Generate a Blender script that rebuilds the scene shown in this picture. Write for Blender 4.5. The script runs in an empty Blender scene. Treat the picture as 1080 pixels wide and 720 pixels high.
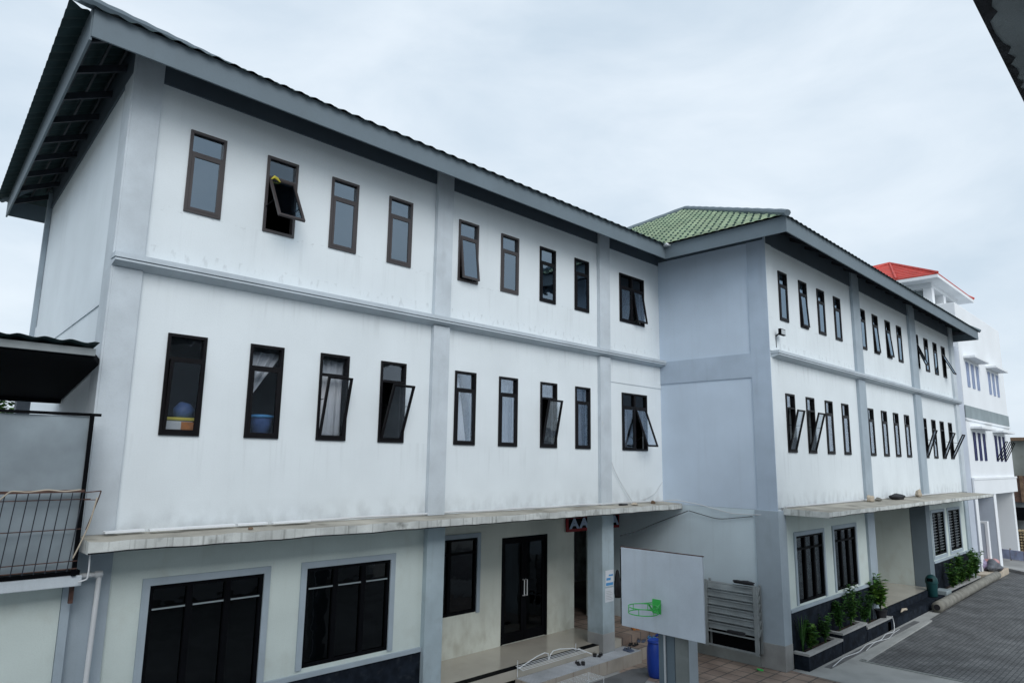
import bpy, bmesh, math, random
from mathutils import Vector, Matrix
random.seed(7)
sc = bpy.context.scene
COL = sc.collection
R = math.radians

# ------------------------------------------------------------------ camera, world, sun, exposure
def _rot(rx, ry, rz):
    return Matrix.Rotation(rz, 3, 'Z') @ Matrix.Rotation(rx, 3, 'X') @ Matrix.Rotation(ry, 3, 'Y')
PITCH, ROLL, YAW, FPX, CAM = 0.171391, -0.014612, -0.780041, 717.100, Vector((-2.7323, -11.5, 5.1542))
_R = _rot(PITCH, ROLL, YAW)
cd = bpy.data.cameras.new('camera'); co = bpy.data.objects.new('camera', cd); COL.objects.link(co)
_m = Matrix((_R.col[0], _R.col[2], -_R.col[1])).transposed().to_4x4()
_m.translation = CAM
co.matrix_world = _m
cd.sensor_fit = 'HORIZONTAL'; cd.sensor_width = 36; cd.lens = FPX / 1080 * 36
cd.clip_start = 0.05; cd.clip_end = 2000
sc.camera = co

w = bpy.data.worlds.new('World'); sc.world = w; w.use_nodes = True
nt = w.node_tree; nt.nodes.clear()
SUN_EL, SUN_AZ = R(36), R(204)      # azimuth measured from +Y clockwise
sky = nt.nodes.new('ShaderNodeTexSky'); sky.sky_type = 'NISHITA'; sky.sun_disc = False
sky.sun_elevation = SUN_EL; sky.sun_rotation = SUN_AZ; sky.air_density = 1.5; sky.dust_density = 3
tc = nt.nodes.new('ShaderNodeTexCoord')
mp = nt.nodes.new('ShaderNodeMapping'); mp.inputs['Scale'].default_value = (1.2, 1.2, 3.2)
n1 = nt.nodes.new('ShaderNodeTexNoise'); n1.inputs['Scale'].default_value = 2.3; n1.inputs['Detail'].default_value = 7; n1.inputs['Roughness'].default_value = .52; n1.inputs['Distortion'].default_value = .35
cr = nt.nodes.new('ShaderNodeValToRGB')
e = cr.color_ramp.elements
e[0].position = .26; e[0].color = (0.56, 0.675, 0.79, 1)
e[1].position = .66; e[1].color = (0.80, 0.885, 0.97, 1)
sv = nt.nodes.new('ShaderNodeVectorMath'); sv.operation = 'SCALE'; sv.inputs['Scale'].default_value = 10.0
mx = nt.nodes.new('ShaderNodeMix'); mx.data_type = 'RGBA'; mx.inputs['Factor'].default_value = .93
bg = nt.nodes.new('ShaderNodeBackground'); bg.inputs['Strength'].default_value = .10
wo = nt.nodes.new('ShaderNodeOutputWorld')
L = nt.links.new
L(tc.outputs['Generated'], mp.inputs['Vector']); L(mp.outputs[0], n1.inputs['Vector']); L(n1.outputs['Fac'], cr.inputs[0])
L(cr.outputs[0], sv.inputs[0]); L(sky.outputs[0], mx.inputs['A']); L(sv.outputs[0], mx.inputs['B'])
L(mx.outputs['Result'], bg.inputs['Color']); L(bg.outputs[0], wo.inputs['Surface'])

sd = bpy.data.lights.new('sun', 'SUN'); so = bpy.data.objects.new('sun', sd); COL.objects.link(so)
sd.energy = 1.5; sd.angle = R(38); sd.color = (1.0, .99, .97)
sdir = Vector((math.sin(SUN_AZ) * math.cos(SUN_EL), math.cos(SUN_AZ) * math.cos(SUN_EL), math.sin(SUN_EL)))
so.rotation_euler = sdir.to_track_quat('Z', 'Y').to_euler()
so.location = (0, -20, 40)
sc.view_settings.view_transform = 'Standard'; sc.view_settings.look = 'None'
sc.view_settings.exposure = 0.12; sc.view_settings.gamma = 1; sc.view_settings.use_curve_mapping = False

# ------------------------------------------------------------------ materials
def mat(name, col, rough=.85, var=.06, vscale=1.5, fine=.03, fscale=40, bump=.15, bscale=60, metal=0, spec=.3,
        stain=0, stain_col=(.12, .12, .11), stain_scale=2.0, streak=0, base_dirt=None, sfreq=7, bands=None):
    m = bpy.data.materials.new(name); m.use_nodes = True
    t = m.node_tree; ns = t.nodes; b = ns['Principled BSDF']
    b.inputs['Roughness'].default_value = rough; b.inputs['Metallic'].default_value = metal
    b.inputs['Specular IOR Level'].default_value = spec
    g = ns.new('ShaderNodeNewGeometry')
    def noise(sc_, det=4, vec=None, sx=None):
        n = ns.new('ShaderNodeTexNoise'); n.inputs['Scale'].default_value = sc_; n.inputs['Detail'].default_value = det
        if sx:
            k = ns.new('ShaderNodeMapping'); k.inputs['Scale'].default_value = sx
            t.links.new(g.outputs['Position'], k.inputs['Vector']); t.links.new(k.outputs[0], n.inputs['Vector'])
        else: t.links.new(g.outputs['Position'], n.inputs['Vector'])
        return n
    def mixc(a, bcol, fac):
        k = ns.new('ShaderNodeMix'); k.data_type = 'RGBA'
        for s, v in (('A', a), ('B', bcol)):
            if isinstance(v, tuple): k.inputs[s].default_value = (*v, 1)
            else: t.links.new(v, k.inputs[s])
        if isinstance(fac, (int, float)): k.inputs['Factor'].default_value = fac
        else: t.links.new(fac, k.inputs['Factor'])
        return k.outputs['Result']
    def rng(src, a, b_, c, d):
        k = ns.new('ShaderNodeMapRange'); k.inputs[1].default_value = a; k.inputs[2].default_value = b_
        k.inputs[3].default_value = c; k.inputs[4].default_value = d
        t.links.new(src, k.inputs[0]); return k.outputs[0]
    lo = tuple(max(0, c * (1 - var * 1.6)) for c in col); hi = tuple(min(1, c * (1 + var)) for c in col)
    c = mixc(lo, hi, rng(noise(vscale, 5).outputs['Fac'], .3, .7, 0, 1))
    if fine:
        c = mixc(c, tuple(x * .6 for x in col), rng(noise(fscale, 3).outputs['Fac'], .45, .8, 0, fine * 4))
    if streak:
        c = mixc(c, stain_col, rng(noise(1, 4, sx=(sfreq, sfreq, .45)).outputs['Fac'], .56, .8, 0, streak))
    if stain:
        c = mixc(c, stain_col, rng(noise(stain_scale, 8).outputs['Fac'], .56, .74, 0, stain))
    if base_dirt:
        z0, z1, amt = base_dirt
        sp = ns.new('ShaderNodeSeparateXYZ'); t.links.new(g.outputs['Position'], sp.inputs[0])
        a = rng(sp.outputs['Z'], z0, z1, 1, 0)
        nn = rng(noise(1, 6, sx=(3.5, 3.5, 2.2)).outputs['Fac'], .42, .72, 0, amt)
        k = ns.new('ShaderNodeMath'); k.operation = 'MULTIPLY'; t.links.new(a, k.inputs[0]); t.links.new(nn, k.inputs[1])
        c = mixc(c, stain_col, k.outputs[0])
    for (zl, zh, amt, fx, fz, thr) in (bands or []):
        sp2 = ns.new('ShaderNodeSeparateXYZ'); t.links.new(g.outputs['Position'], sp2.inputs[0])
        up_ = rng(sp2.outputs['Z'], zl, zl+(zh-zl)*.6, 0, 1); dn = rng(sp2.outputs['Z'], zh, zh+.01, 1, 0)
        nn2 = rng(noise(1, 5, sx=(fx, fx, fz)).outputs['Fac'], thr, thr+.12, 0, amt)
        k1 = ns.new('ShaderNodeMath'); k1.operation = 'MULTIPLY'; t.links.new(up_, k1.inputs[0]); t.links.new(dn, k1.inputs[1])
        k2 = ns.new('ShaderNodeMath'); k2.operation = 'MULTIPLY'; t.links.new(k1.outputs[0], k2.inputs[0]); t.links.new(nn2, k2.inputs[1])
        c = mixc(c, stain_col, k2.outputs[0])
    t.links.new(c, b.inputs['Base Color'])
    if bump:
        bp = ns.new('ShaderNodeBump'); bp.inputs['Strength'].default_value = bump; bp.inputs['Distance'].default_value = .02
        t.links.new(noise(bscale, 4).outputs['Fac'], bp.inputs['Height']); t.links.new(bp.outputs[0], b.inputs['Normal'])
    m['basecol'] = 1
    return m

def glass_mat(name, tint, refl, rough=.02, rcol=(.85, .92, 1)):
    m = bpy.data.materials.new(name); m.use_nodes = True
    t = m.node_tree; ns = t.nodes; ns.clear()
    o = ns.new('ShaderNodeOutputMaterial'); tr = ns.new('ShaderNodeBsdfTransparent'); tr.inputs[0].default_value = (*tint, 1)
    gl = ns.new('ShaderNodeBsdfGlossy'); gl.inputs['Roughness'].default_value = rough; gl.inputs['Color'].default_value = (*rcol, 1)
    fr = ns.new('ShaderNodeFresnel'); fr.inputs['IOR'].default_value = 1.5
    mr = ns.new('ShaderNodeMapRange'); mr.inputs[1].default_value = .045; mr.inputs[2].default_value = .5
    mr.inputs[3].default_value = refl; mr.inputs[4].default_value = min(1, refl + .45)
    nz = ns.new('ShaderNodeTexNoise'); nz.inputs['Scale'].default_value = 2.2
    g = ns.new('ShaderNodeNewGeometry'); t.links.new(g.outputs['Position'], nz.inputs['Vector'])
    bp = ns.new('ShaderNodeBump'); bp.inputs['Strength'].default_value = .12; bp.inputs['Distance'].default_value = .03
    t.links.new(nz.outputs['Fac'], bp.inputs['Height']); t.links.new(bp.outputs[0], gl.inputs['Normal'])
    ms = ns.new('ShaderNodeMixShader')
    t.links.new(fr.outputs[0], mr.inputs[0]); t.links.new(mr.outputs[0], ms.inputs[0])
    t.links.new(tr.outputs[0], ms.inputs[1]); t.links.new(gl.outputs[0], ms.inputs[2]); t.links.new(ms.outputs[0], o.inputs[0])
    return m

def brick_mat(name, c1, c2, mortar, bw, bh, msize, offset=.5, rough=.85, bump=.4, axis='XY', noisev=.25, bias=0):
    m = bpy.data.materials.new(name); m.use_nodes = True
    t = m.node_tree; ns = t.nodes; b = ns['Principled BSDF']; b.inputs['Roughness'].default_value = rough
    b.inputs['Specular IOR Level'].default_value = .25
    g = ns.new('ShaderNodeNewGeometry'); sp = ns.new('ShaderNodeSeparateXYZ'); cb = ns.new('ShaderNodeCombineXYZ')
    t.links.new(g.outputs['Position'], sp.inputs[0])
    t.links.new(sp.outputs[axis[0]], cb.inputs['X']); t.links.new(sp.outputs[axis[1]], cb.inputs['Y'])
    br = ns.new('ShaderNodeTexBrick'); br.offset = offset
    br.inputs['Color1'].default_value = (*c1, 1); br.inputs['Color2'].default_value = (*c2, 1); br.inputs['Mortar'].default_value = (*mortar, 1)
    br.inputs['Scale'].default_value = 1; br.inputs['Brick Width'].default_value = bw; br.inputs['Row Height'].default_value = bh
    br.inputs['Mortar Size'].default_value = msize; br.inputs['Mortar Smooth'].default_value = .3; br.inputs['Bias'].default_value = bias
    t.links.new(cb.outputs[0], br.inputs['Vector'])
    nz = ns.new('ShaderNodeTexNoise'); nz.inputs['Scale'].default_value = 1.1; nz.inputs['Detail'].default_value = 8
    t.links.new(g.outputs['Position'], nz.inputs['Vector'])
    mr = ns.new('ShaderNodeMapRange'); mr.inputs[1].default_value = .3; mr.inputs[2].default_value = .7
    mr.inputs[3].default_value = 1 - noisev; mr.inputs[4].default_value = 1 + noisev
    t.links.new(nz.outputs['Fac'], mr.inputs[0])
    vm = ns.new('ShaderNodeVectorMath'); vm.operation = 'SCALE'
    t.links.new(br.outputs['Color'], vm.inputs[0]); t.links.new(mr.outputs[0], vm.inputs['Scale'])
    t.links.new(vm.outputs[0], b.inputs['Base Color'])
    n2 = ns.new('ShaderNodeTexNoise'); n2.inputs['Scale'].default_value = 50; t.links.new(g.outputs['Position'], n2.inputs['Vector'])
    ad = ns.new('ShaderNodeMath'); ad.operation = 'MULTIPLY_ADD'; ad.inputs[1].default_value = -1; 
    t.links.new(br.outputs['Fac'], ad.inputs[0]); t.links.new(n2.outputs['Fac'], ad.inputs[2])
    bp = ns.new('ShaderNodeBump'); bp.inputs['Strength'].default_value = bump; bp.inputs['Distance'].default_value = .015
    t.links.new(ad.outputs[0], bp.inputs['Height']); t.links.new(bp.outputs[0], b.inputs['Normal'])
    return m

M = {}
M['white'] = mat('white_plaster', (.735, .79, .82), var=.035, vscale=.8, fine=.02, bump=.12, streak=.06, stain_col=(.30, .32, .33), base_dirt=(3.9, 4.45, .65), bands=[(9.02, 9.14, .3, 9, 16, .57), (8.3, 9.13, .10, 9, .5, .55), (4.6, 5.45, .10, 9, .5, .55), (7.4, 7.97, .14, 8, .6, .55), (8.17, 8.45, .25, 10, 5, .55)])
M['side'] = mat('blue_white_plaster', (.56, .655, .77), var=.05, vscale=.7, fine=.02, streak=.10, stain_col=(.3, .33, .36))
M['left'] = mat('pale_blue_wall_plaster', (.76, .825, .87), var=.04, vscale=.7, fine=.02, streak=.08, stain_col=(.35, .38, .4))
M['sidelow'] = mat('pale_grey_green_plaster', (.60, .70, .755), var=.05, vscale=.8, streak=.12, stain_col=(.3, .32, .32), base_dirt=(.3, 1.6, .4))
M['pale'] = mat('pale_grey_paint', (.55, .605, .65), var=.07, vscale=1.6, streak=.15, stain_col=(.28, .3, .32), stain=.18, stain_scale=2.6)
M['grey'] = mat('grey_paint', (.36, .425, .48), var=.07, vscale=1.3, streak=.15, stain_col=(.17, .19, .2), stain=.15)
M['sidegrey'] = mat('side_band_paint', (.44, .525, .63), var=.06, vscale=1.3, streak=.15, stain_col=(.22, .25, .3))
M['beam'] = mat('shade_dark_beam_paint', (.085, .11, .135), var=.05)  # grey beam paint, darkened to carry the shade under the eaves
M['corn'] = mat('cornice_paint', (.50, .56, .61), var=.06, streak=.15, stain_col=(.2, .22, .24))
M['darkgrey'] = mat('dark_grey_paint', (.10, .135, .165), var=.08, vscale=1.3)
M['pillar'] = mat('grey_pillar_paint', (.40, .485, .53), var=.08, vscale=1.6, streak=.25, stain_col=(.16, .17, .16), stain=.3, base_dirt=(0, 1.6, .8))
M['cream'] = mat('cream_plaster', (.615, .69, .665), var=.05, vscale=.9, streak=.15, stain_col=(.36, .35, .28), stain=.2, base_dirt=(.3, 1.9, .5))
M['porchwall'] = mat('porch_cream_plaster', (.68, .71, .64), var=.06, vscale=.9, streak=.2, stain_col=(.36, .34, .27), stain=.25, base_dirt=(.5, 2.1, .6))
M['fascia'] = mat('fascia_board', (.145, .185, .215), var=.06, vscale=.8, rough=.6, bump=.05, streak=.1)
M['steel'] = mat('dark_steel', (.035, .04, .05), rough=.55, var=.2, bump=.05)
M['frame'] = mat('dark_window_frame', (.007, .0065, .008), rough=.5, var=.2, bump=.03, spec=.15, fine=0)
M['framebrown'] = mat('brown_window_frame', (.045, .037, .038), rough=.45, var=.12, bump=.03, spec=.5, fine=0)
M['coal'] = mat('flat_black_metal', (.008, .009, .011), rough=.9, spec=.05, bump=0)  # even near-black for the lean-to ceiling and rear beam
M['black'] = mat('black_paint', (.004, .0045, .006), rough=.6, spec=.05, var=.2, bump=.03)
M['glass'] = glass_mat('window_glass', (.93, .945, .96), .05)
M['glasssky'] = glass_mat('mirrored_window_glass', (.18, .21, .24), .22, rcol=(.70, .86, 1))
M['glassdark'] = glass_mat('dark_window_glass', (.10, .11, .12), .035)
M['glassopen'] = glass_mat('clear_tinted_glass', (.62, .68, .72), .08, rcol=(.75, .88, 1))
M['glassmid'] = glass_mat('tinted_window_glass', (.35, .37, .39), .03)
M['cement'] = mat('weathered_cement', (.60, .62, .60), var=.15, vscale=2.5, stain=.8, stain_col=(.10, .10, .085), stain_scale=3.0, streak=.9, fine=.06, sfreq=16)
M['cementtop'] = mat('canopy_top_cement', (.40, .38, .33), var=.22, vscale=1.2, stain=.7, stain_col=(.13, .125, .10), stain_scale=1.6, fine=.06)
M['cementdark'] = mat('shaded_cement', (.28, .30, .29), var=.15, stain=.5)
M['concrete'] = mat('concrete', (.36, .365, .36), var=.14, vscale=.9, stain=.35, stain_col=(.17, .17, .165), stain_scale=1.3, fine=.05, bump=.3, bscale=30)
M['apron'] = mat('pale_concrete_apron', (.40, .41, .40), var=.14, vscale=1.1, stain=.35, stain_col=(.2, .2, .19), stain_scale=1.1, fine=.05, bump=.3, bscale=30)
M['ground'] = mat('ground_concrete', (.30, .30, .28), var=.2, vscale=.4, stain=.3)
M['asphalt'] = mat('rough_dark_concrete', (.17, .175, .18), var=.2, vscale=2, stain=.4, stain_col=(.09, .09, .09), fine=.08, bump=.5)
M['porch'] = mat('cream_porch_tile', (.47, .44, .38), rough=.16, var=.06, vscale=1.2, bump=.02, spec=.5, stain=.12)
M['redtile'] = brick_mat('brown_yard_tile', (.32, .25, .205), (.27, .205, .17), (.10, .095, .09), .42, .42, .018, offset=0, rough=.6, noisev=.35)
M['steptile'] = mat('step_riser_tile', (.42, .38, .33), rough=.6, var=.1, vscale=2, streak=.9, stain_col=(.17, .10, .08))
M['paver'] = brick_mat('paving_block_road', (.150, .155, .158), (.112, .117, .121), (.062, .065, .07), .22, .11, .010, rough=.9, noisev=.3, bump=.4)
M['basetile'] = mat('dark_base_tile', (.012, .017, .026), spec=.08, rough=.75, var=.35, vscale=5, fine=.1, stain=.25, stain_col=(.07, .08, .09), stain_scale=7)
M['tilegreen'] = brick_mat('green_roof_tile', (.62, .72, .50), (.46, .58, .40), (.045, .085, .07), .25, .34, .045, offset=.5, axis='YX', rough=.5, noisev=.18, bump=.2)  # dark seams in the colour stand for shade between overlapping courses
M['tiledark'] = mat('dark_green_roof_tile', (.03, .058, .062), rough=.6, var=.2, vscale=3, bump=.05)
M['tilered'] = mat('red_roof_tile', (.52, .070, .055), rough=.5, var=.12, vscale=2, bump=.05)
M['bwhite'] = mat('bright_white_plaster', (.80, .83, .86), var=.025, vscale=.6, streak=.04, stain_col=(.5, .52, .55))
M['lilac'] = mat('pale_blue_grey_plaster', (.50, .55, .63), var=.05, vscale=.8, streak=.1, stain_col=(.3, .33, .38))
M['bandgrey'] = mat('grey_band_plaster', (.26, .31, .33), var=.07)
M['bluewin'] = mat('pale_blue_window', (.24, .30, .46), spec=.2, rough=.5, var=.1, bump=0)
M['bluedark'] = mat('deep_blue_window', (.02, .025, .10), spec=.15, rough=.6, var=.1, bump=0)
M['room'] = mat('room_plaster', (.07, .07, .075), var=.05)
M['curtain'] = mat('pale_curtain_cloth', (.74, .76, .80), var=.05, rough=.95, bump=.05)
M['sheer'] = mat('grey_sheer_curtain', (.22, .235, .27), var=.08, rough=.95, bump=.05)
M['metalpanel'] = mat('galvanised_sheet', (.30, .35, .385), rough=.42, metal=.35, var=.16, vscale=1.4, bump=.04, bscale=3, fine=.01, stain=.15, stain_col=(.2, .2, .2))
M['rust'] = mat('rusty_wire', (.10, .055, .045), rough=.8, var=.3, vscale=8)
M['wire'] = mat('dark_wire', (.03, .035, .045), rough=.6, var=.2)
M['pvc'] = mat('white_pvc', (.62, .64, .66), rough=.4, var=.05, bump=.02)
M['whitepaint'] = mat('white_painted_steel', (.72, .74, .75), rough=.4, var=.05, bump=.03, stain=.1)
M['board'] = mat('white_backboard_paint', (.60, .655, .72), rough=.5, var=.06, vscale=2, bump=.04, streak=.3, stain_col=(.42, .44, .46))
M['green'] = mat('bright_green_paint', (.06, .50, .10), rough=.4, var=.1, bump=.02)
M['bluep'] = mat('blue_plastic', (.008, .05, .36), rough=.35, var=.12, bump=.02, spec=.5)
M['binp'] = mat('dark_green_plastic', (.010, .05, .055), spec=.2, rough=.5, var=.15, bump=.03)
M['rackm'] = mat('grey_rack_metal', (.27, .30, .31), rough=.5, var=.12, vscale=3, bump=.04, stain=.25)
M['red'] = mat('red_paint', (.28, .015, .02), rough=.5, var=.1, bump=.02)
M['signface'] = mat('pale_blue_sign_face', (.42, .52, .68), rough=.5, var=.1, bump=.02)
M['paper'] = mat('white_paper', (.66, .69, .73), rough=.8, var=.04, bump=.02)
M['paperblue'] = mat('blue_print', (.08, .30, .60), rough=.8, var=.06, bump=.02)
M['orange'] = mat('orange_cloth', (.60, .22, .05), rough=.8, var=.2, vscale=12)
M['yellow'] = mat('yellow_plastic', (.72, .62, .08), rough=.5, var=.1, bump=.02)
M['bluepale'] = mat('translucent_blue_plastic', (.10, .18, .42), rough=.4, var=.15, vscale=8, bump=.02)
M['bluelid'] = mat('sky_blue_lid', (.10, .36, .72), rough=.4, var=.08, bump=.02)
M['bagp'] = mat('purple_grey_plastic', (.30, .25, .38), rough=.35, var=.3, vscale=7, bump=.6, bscale=12)
M['bagpink'] = mat('pink_plastic', (.58, .30, .30), rough=.4, var=.3, vscale=8, bump=.6, bscale=12)
M['baggrey'] = mat('dark_grey_plastic', (.10, .11, .13), rough=.35, var=.3, vscale=7, bump=.6, bscale=12)
M['tan'] = mat('tan_concrete', (.46, .40, .32), var=.12, vscale=2)
M['pipec'] = mat('weathered_concrete_pipe', (.22, .215, .19), var=.2, vscale=3, stain=.5, stain_col=(.13, .12, .10), bump=.4)
M['leafd'] = mat('dark_leaf', (.035, .105, .028), rough=.55, var=.35, vscale=6, bump=0, fine=0)
M['leafm'] = mat('mid_leaf', (.055, .15, .03), rough=.5, var=.35, vscale=6, bump=0, fine=0)
M['leafl'] = mat('light_leaf', (.13, .26, .045), rough=.5, var=.3, vscale=6, bump=0, fine=0)
M['bark'] = mat('brown_bark', (.12, .085, .055), var=.2)
M['soil'] = mat('dark_soil', (.05, .035, .028), var=.3, vscale=8, bump=.6)
M['rubber'] = mat('black_rubber', (.02, .02, .024), rough=.6, var=.2)
M['greyrubber'] = mat('grey_blue_rubber', (.10, .13, .20), rough=.6, var=.2)
M['wood'] = mat('old_brown_wood', (.20, .13, .085), rough=.8, var=.25, vscale=4)
M['woodlight'] = mat('stacked_pale_wood', (.42, .33, .20), rough=.8, var=.3, vscale=6)
M['shed'] = mat('weathered_sheet_metal', (.26, .28, .26), rough=.7, var=.2, vscale=.8, stain=.4, stain_col=(.12, .10, .08))
M['brickold'] = brick_mat('old_brick_wall', (.22, .10, .07), (.15, .08, .06), (.18, .16, .14), .24, .09, .015, axis='YZ')
M['block'] = mat('grey_block_wall', (.17, .19, .20), var=.2, vscale=1.2, stain=.4, stain_col=(.08, .08, .08))
M['eave'] = mat('mossy_concrete_slab', (.24, .265, .27), var=.15, vscale=1.2, stain=.5, stain_col=(.03, .03, .032), stain_scale=3.5, bump=.4)
M['eaveedge'] = mat('blackened_concrete_edge', (.025, .026, .03), var=.5, vscale=5, bump=.8, bscale=18)
M['banner'] = mat('blue_banner_cloth', (.42, .47, .66), var=.2, vscale=3, stain=.4, stain_col=(.45, .10, .14), stain_scale=4)
M['lampglass'] = mat('floodlight_lens', (.45, .48, .5), rough=.2, var=.05, bump=0)
M['neigh'] = mat('opposite_wall_plaster', (.72, .74, .76), var=.06)
M['stripmat'] = brick_mat('striped_step_mat', (.62, .64, .66), (.55, .57, .60), (.30, .32, .35), .06, 4.0, .018, offset=0, rough=.7)

# ------------------------------------------------------------------ mesh helpers
class MB:
    def __init__(s): s.v = []; s.f = []; s.mi = []; s.cur = 0
    def quad(s, a, b, c, d): 
        n = len(s.v); s.v += [tuple(a), tuple(b), tuple(c), tuple(d)]; s.f.append((n, n+1, n+2, n+3)); s.mi.append(s.cur)
    def poly(s, pts):
        n = len(s.v); s.v += [tuple(p) for p in pts]; s.f.append(tuple(range(n, n+len(pts)))); s.mi.append(s.cur)
    def box(s, x0, x1, y0, y1, z0, z1):
        s.prism([(x0, y0), (x1, y0), (x1, y1), (x0, y1)], z0, z1); return s
    def prism(s, pts, z0, z1):
        n = len(s.v); k = len(pts)
        s.v += [(p[0], p[1], z0 if not callable(z0) else z0(p)) for p in pts] + [(p[0], p[1], z1 if not callable(z1) else z1(p)) for p in pts]
        fs = [tuple(range(n+k-1, n-1, -1)), tuple(range(n+k, n+2*k))]
        fs += [(n+i, n+(i+1) % k, n+k+(i+1) % k, n+k+i) for i in range(k)]
        s.f += fs; s.mi += [s.cur]*len(fs); return s
    def bar(s, a, b, wd, ht=None, up=(0, 0, 1)):
        ht = ht or wd; a = Vector(a); b = Vector(b); d = (b-a).normalized(); u = Vector(up)
        if abs(d.dot(u)) > .98: u = Vector((0, 1, 0))
        r = d.cross(u).normalized(); u = r.cross(d)
        n = len(s.v)
        for p in (a, b):
            for i, j in ((-1, -1), (1, -1), (1, 1), (-1, 1)): s.v.append(tuple(p + r*i*wd/2 + u*j*ht/2))
        fs = [(n+3, n+2, n+1, n), (n+4, n+5, n+6, n+7)] + [(n+i, n+(i+1) % 4, n+4+(i+1) % 4, n+4+i) for i in range(4)]
        s.f += fs; s.mi += [s.cur]*6; return s
    def tube(s, pts, r, seg=8, cap=True):
        pts = [Vector(p) for p in pts]; n0 = len(s.v); k = len(pts)
        rr = r if isinstance(r, (list, tuple)) else [r]*k
        prev = None
        for i, p in enumerate(pts):
            d = (pts[min(i+1, k-1)] - pts[max(i-1, 0)]).normalized()
            if prev is None:
                u = Vector((0, 0, 1)) if abs(d.z) < .9 else Vector((1, 0, 0))
                a = d.cross(u).normalized()
            else: a = (prev - d*prev.dot(d)).normalized()
            prev = a; b = d.cross(a)
            for j in range(seg):
                t = 2*math.pi*j/seg; s.v.append(tuple(p + (a*math.cos(t) + b*math.sin(t))*rr[i]))
        for i in range(k-1):
            for j in range(seg):
                q = n0+i*seg; s.f.append((q+j, q+(j+1) % seg, q+seg+(j+1) % seg, q+seg+j)); s.mi.append(s.cur)
        if cap:
            s.f.append(tuple(n0+j for j in range(seg-1, -1, -1))); s.f.append(tuple(n0+(k-1)*seg+j for j in range(seg))); s.mi += [s.cur]*2
        return s
    def lathe(s, prof, c, seg=24):
        n0 = len(s.v)
        for r, z in prof:
            for j in range(seg):
                t = 2*math.pi*j/seg; s.v.append((c[0]+r*math.cos(t), c[1]+r*math.sin(t), c[2]+z))
        for i in range(len(prof)-1):
            for j in range(seg):
                q = n0+i*seg; s.f.append((q+j, q+(j+1) % seg, q+seg+(j+1) % seg, q+seg+j)); s.mi.append(s.cur)
        return s
    def build(s, name, mats, parent=None, org=(0, 0, 0), bev=0, smooth=False):
        me = bpy.data.meshes.new(name)
        me.from_pydata([(x-org[0], y-org[1], z-org[2]) for x, y, z in s.v], [], s.f)
        for m in (mats if isinstance(mats, (list, tuple)) else [mats]): me.materials.append(m)
        for p, i in zip(me.polygons, s.mi): p.material_index = i; p.use_smooth = smooth
        me.update()
        o = bpy.data.objects.new(name, me); COL.objects.link(o)
        if parent is None: o.location = org
        else: o.parent = parent
        if smooth:
            bm = bmesh.new(); bm.from_mesh(me); bmesh.ops.remove_doubles(bm, verts=bm.verts[:], dist=1e-5); bm.to_mesh(me); bm.free()
        if bev:
            b = o.modifiers.new('bevel', 'BEVEL'); b.width = bev; b.segments = 2; b.limit_method = 'ANGLE'
        return o
def tag(o, label, cat, group=None, kind=None):
    o['label'] = label; o['category'] = cat
    if group: o['group'] = group
    if kind: o['kind'] = kind
    return o
def thing(name, org, label, cat, group=None):
    o = bpy.data.objects.new(name, None); COL.objects.link(o); o.location = org; o.empty_display_size = .3
    return tag(o, label, cat, group)
def struct(o): o['kind'] = 'structure'; return o

def wall(mb, a, b, z0, z1, th, holes=(), inward=(0, 1)):
    """wall from point a to b (xy); its outer face lies on that line, thickness th towards inward; holes (s0, s1, z0, z1) along it"""
    a = Vector((a[0], a[1])); b = Vector((b[0], b[1])); Ls = (b-a).length; u = (b-a)/Ls; n = Vector(inward)
    us = sorted({0, Ls} | {h[0] for h in holes} | {h[1] for h in holes}); zs = sorted({z0, z1} | {h[2] for h in holes} | {h[3] for h in holes})
    def P(s_, z, d): q = a+u*s_+n*d; return (q.x, q.y, z)
    def inh(s_, z): return any(h[0] < s_ < h[1] and h[2] < z < h[3] for h in holes)
    for i in range(len(us)-1):
        for j in range(len(zs)-1):
            if inh((us[i]+us[i+1])/2, (zs[j]+zs[j+1])/2): continue
            A, B, Z0, Z1 = us[i], us[i+1], zs[j], zs[j+1]
            mb.quad(P(A, Z0, 0), P(B, Z0, 0), P(B, Z1, 0), P(A, Z1, 0)); mb.quad(P(B, Z0, th), P(A, Z0, th), P(A, Z1, th), P(B, Z1, th))
    for h in holes:
        A, B, Z0, Z1 = h
        mb.quad(P(A, Z0, 0), P(A, Z0, th), P(B, Z0, th), P(B, Z0, 0)); mb.quad(P(A, Z1, 0), P(B, Z1, 0), P(B, Z1, th), P(A, Z1, th))
        mb.quad(P(A, Z0, 0), P(A, Z1, 0), P(A, Z1, th), P(A, Z0, th)); mb.quad(P(B, Z0, 0), P(B, Z0, th), P(B, Z1, th), P(B, Z1, 0))
    for s_ in (0, Ls): mb.quad(P(s_, z0, 0), P(s_, z1, 0), P(s_, z1, th), P(s_, z0, th))
    mb.quad(P(0, z1, 0), P(Ls, z1, 0), P(Ls, z1, th), P(0, z1, th)); mb.quad(P(0, z0, 0), P(0, z0, th), P(Ls, z0, th), P(Ls, z0, 0))

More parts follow.
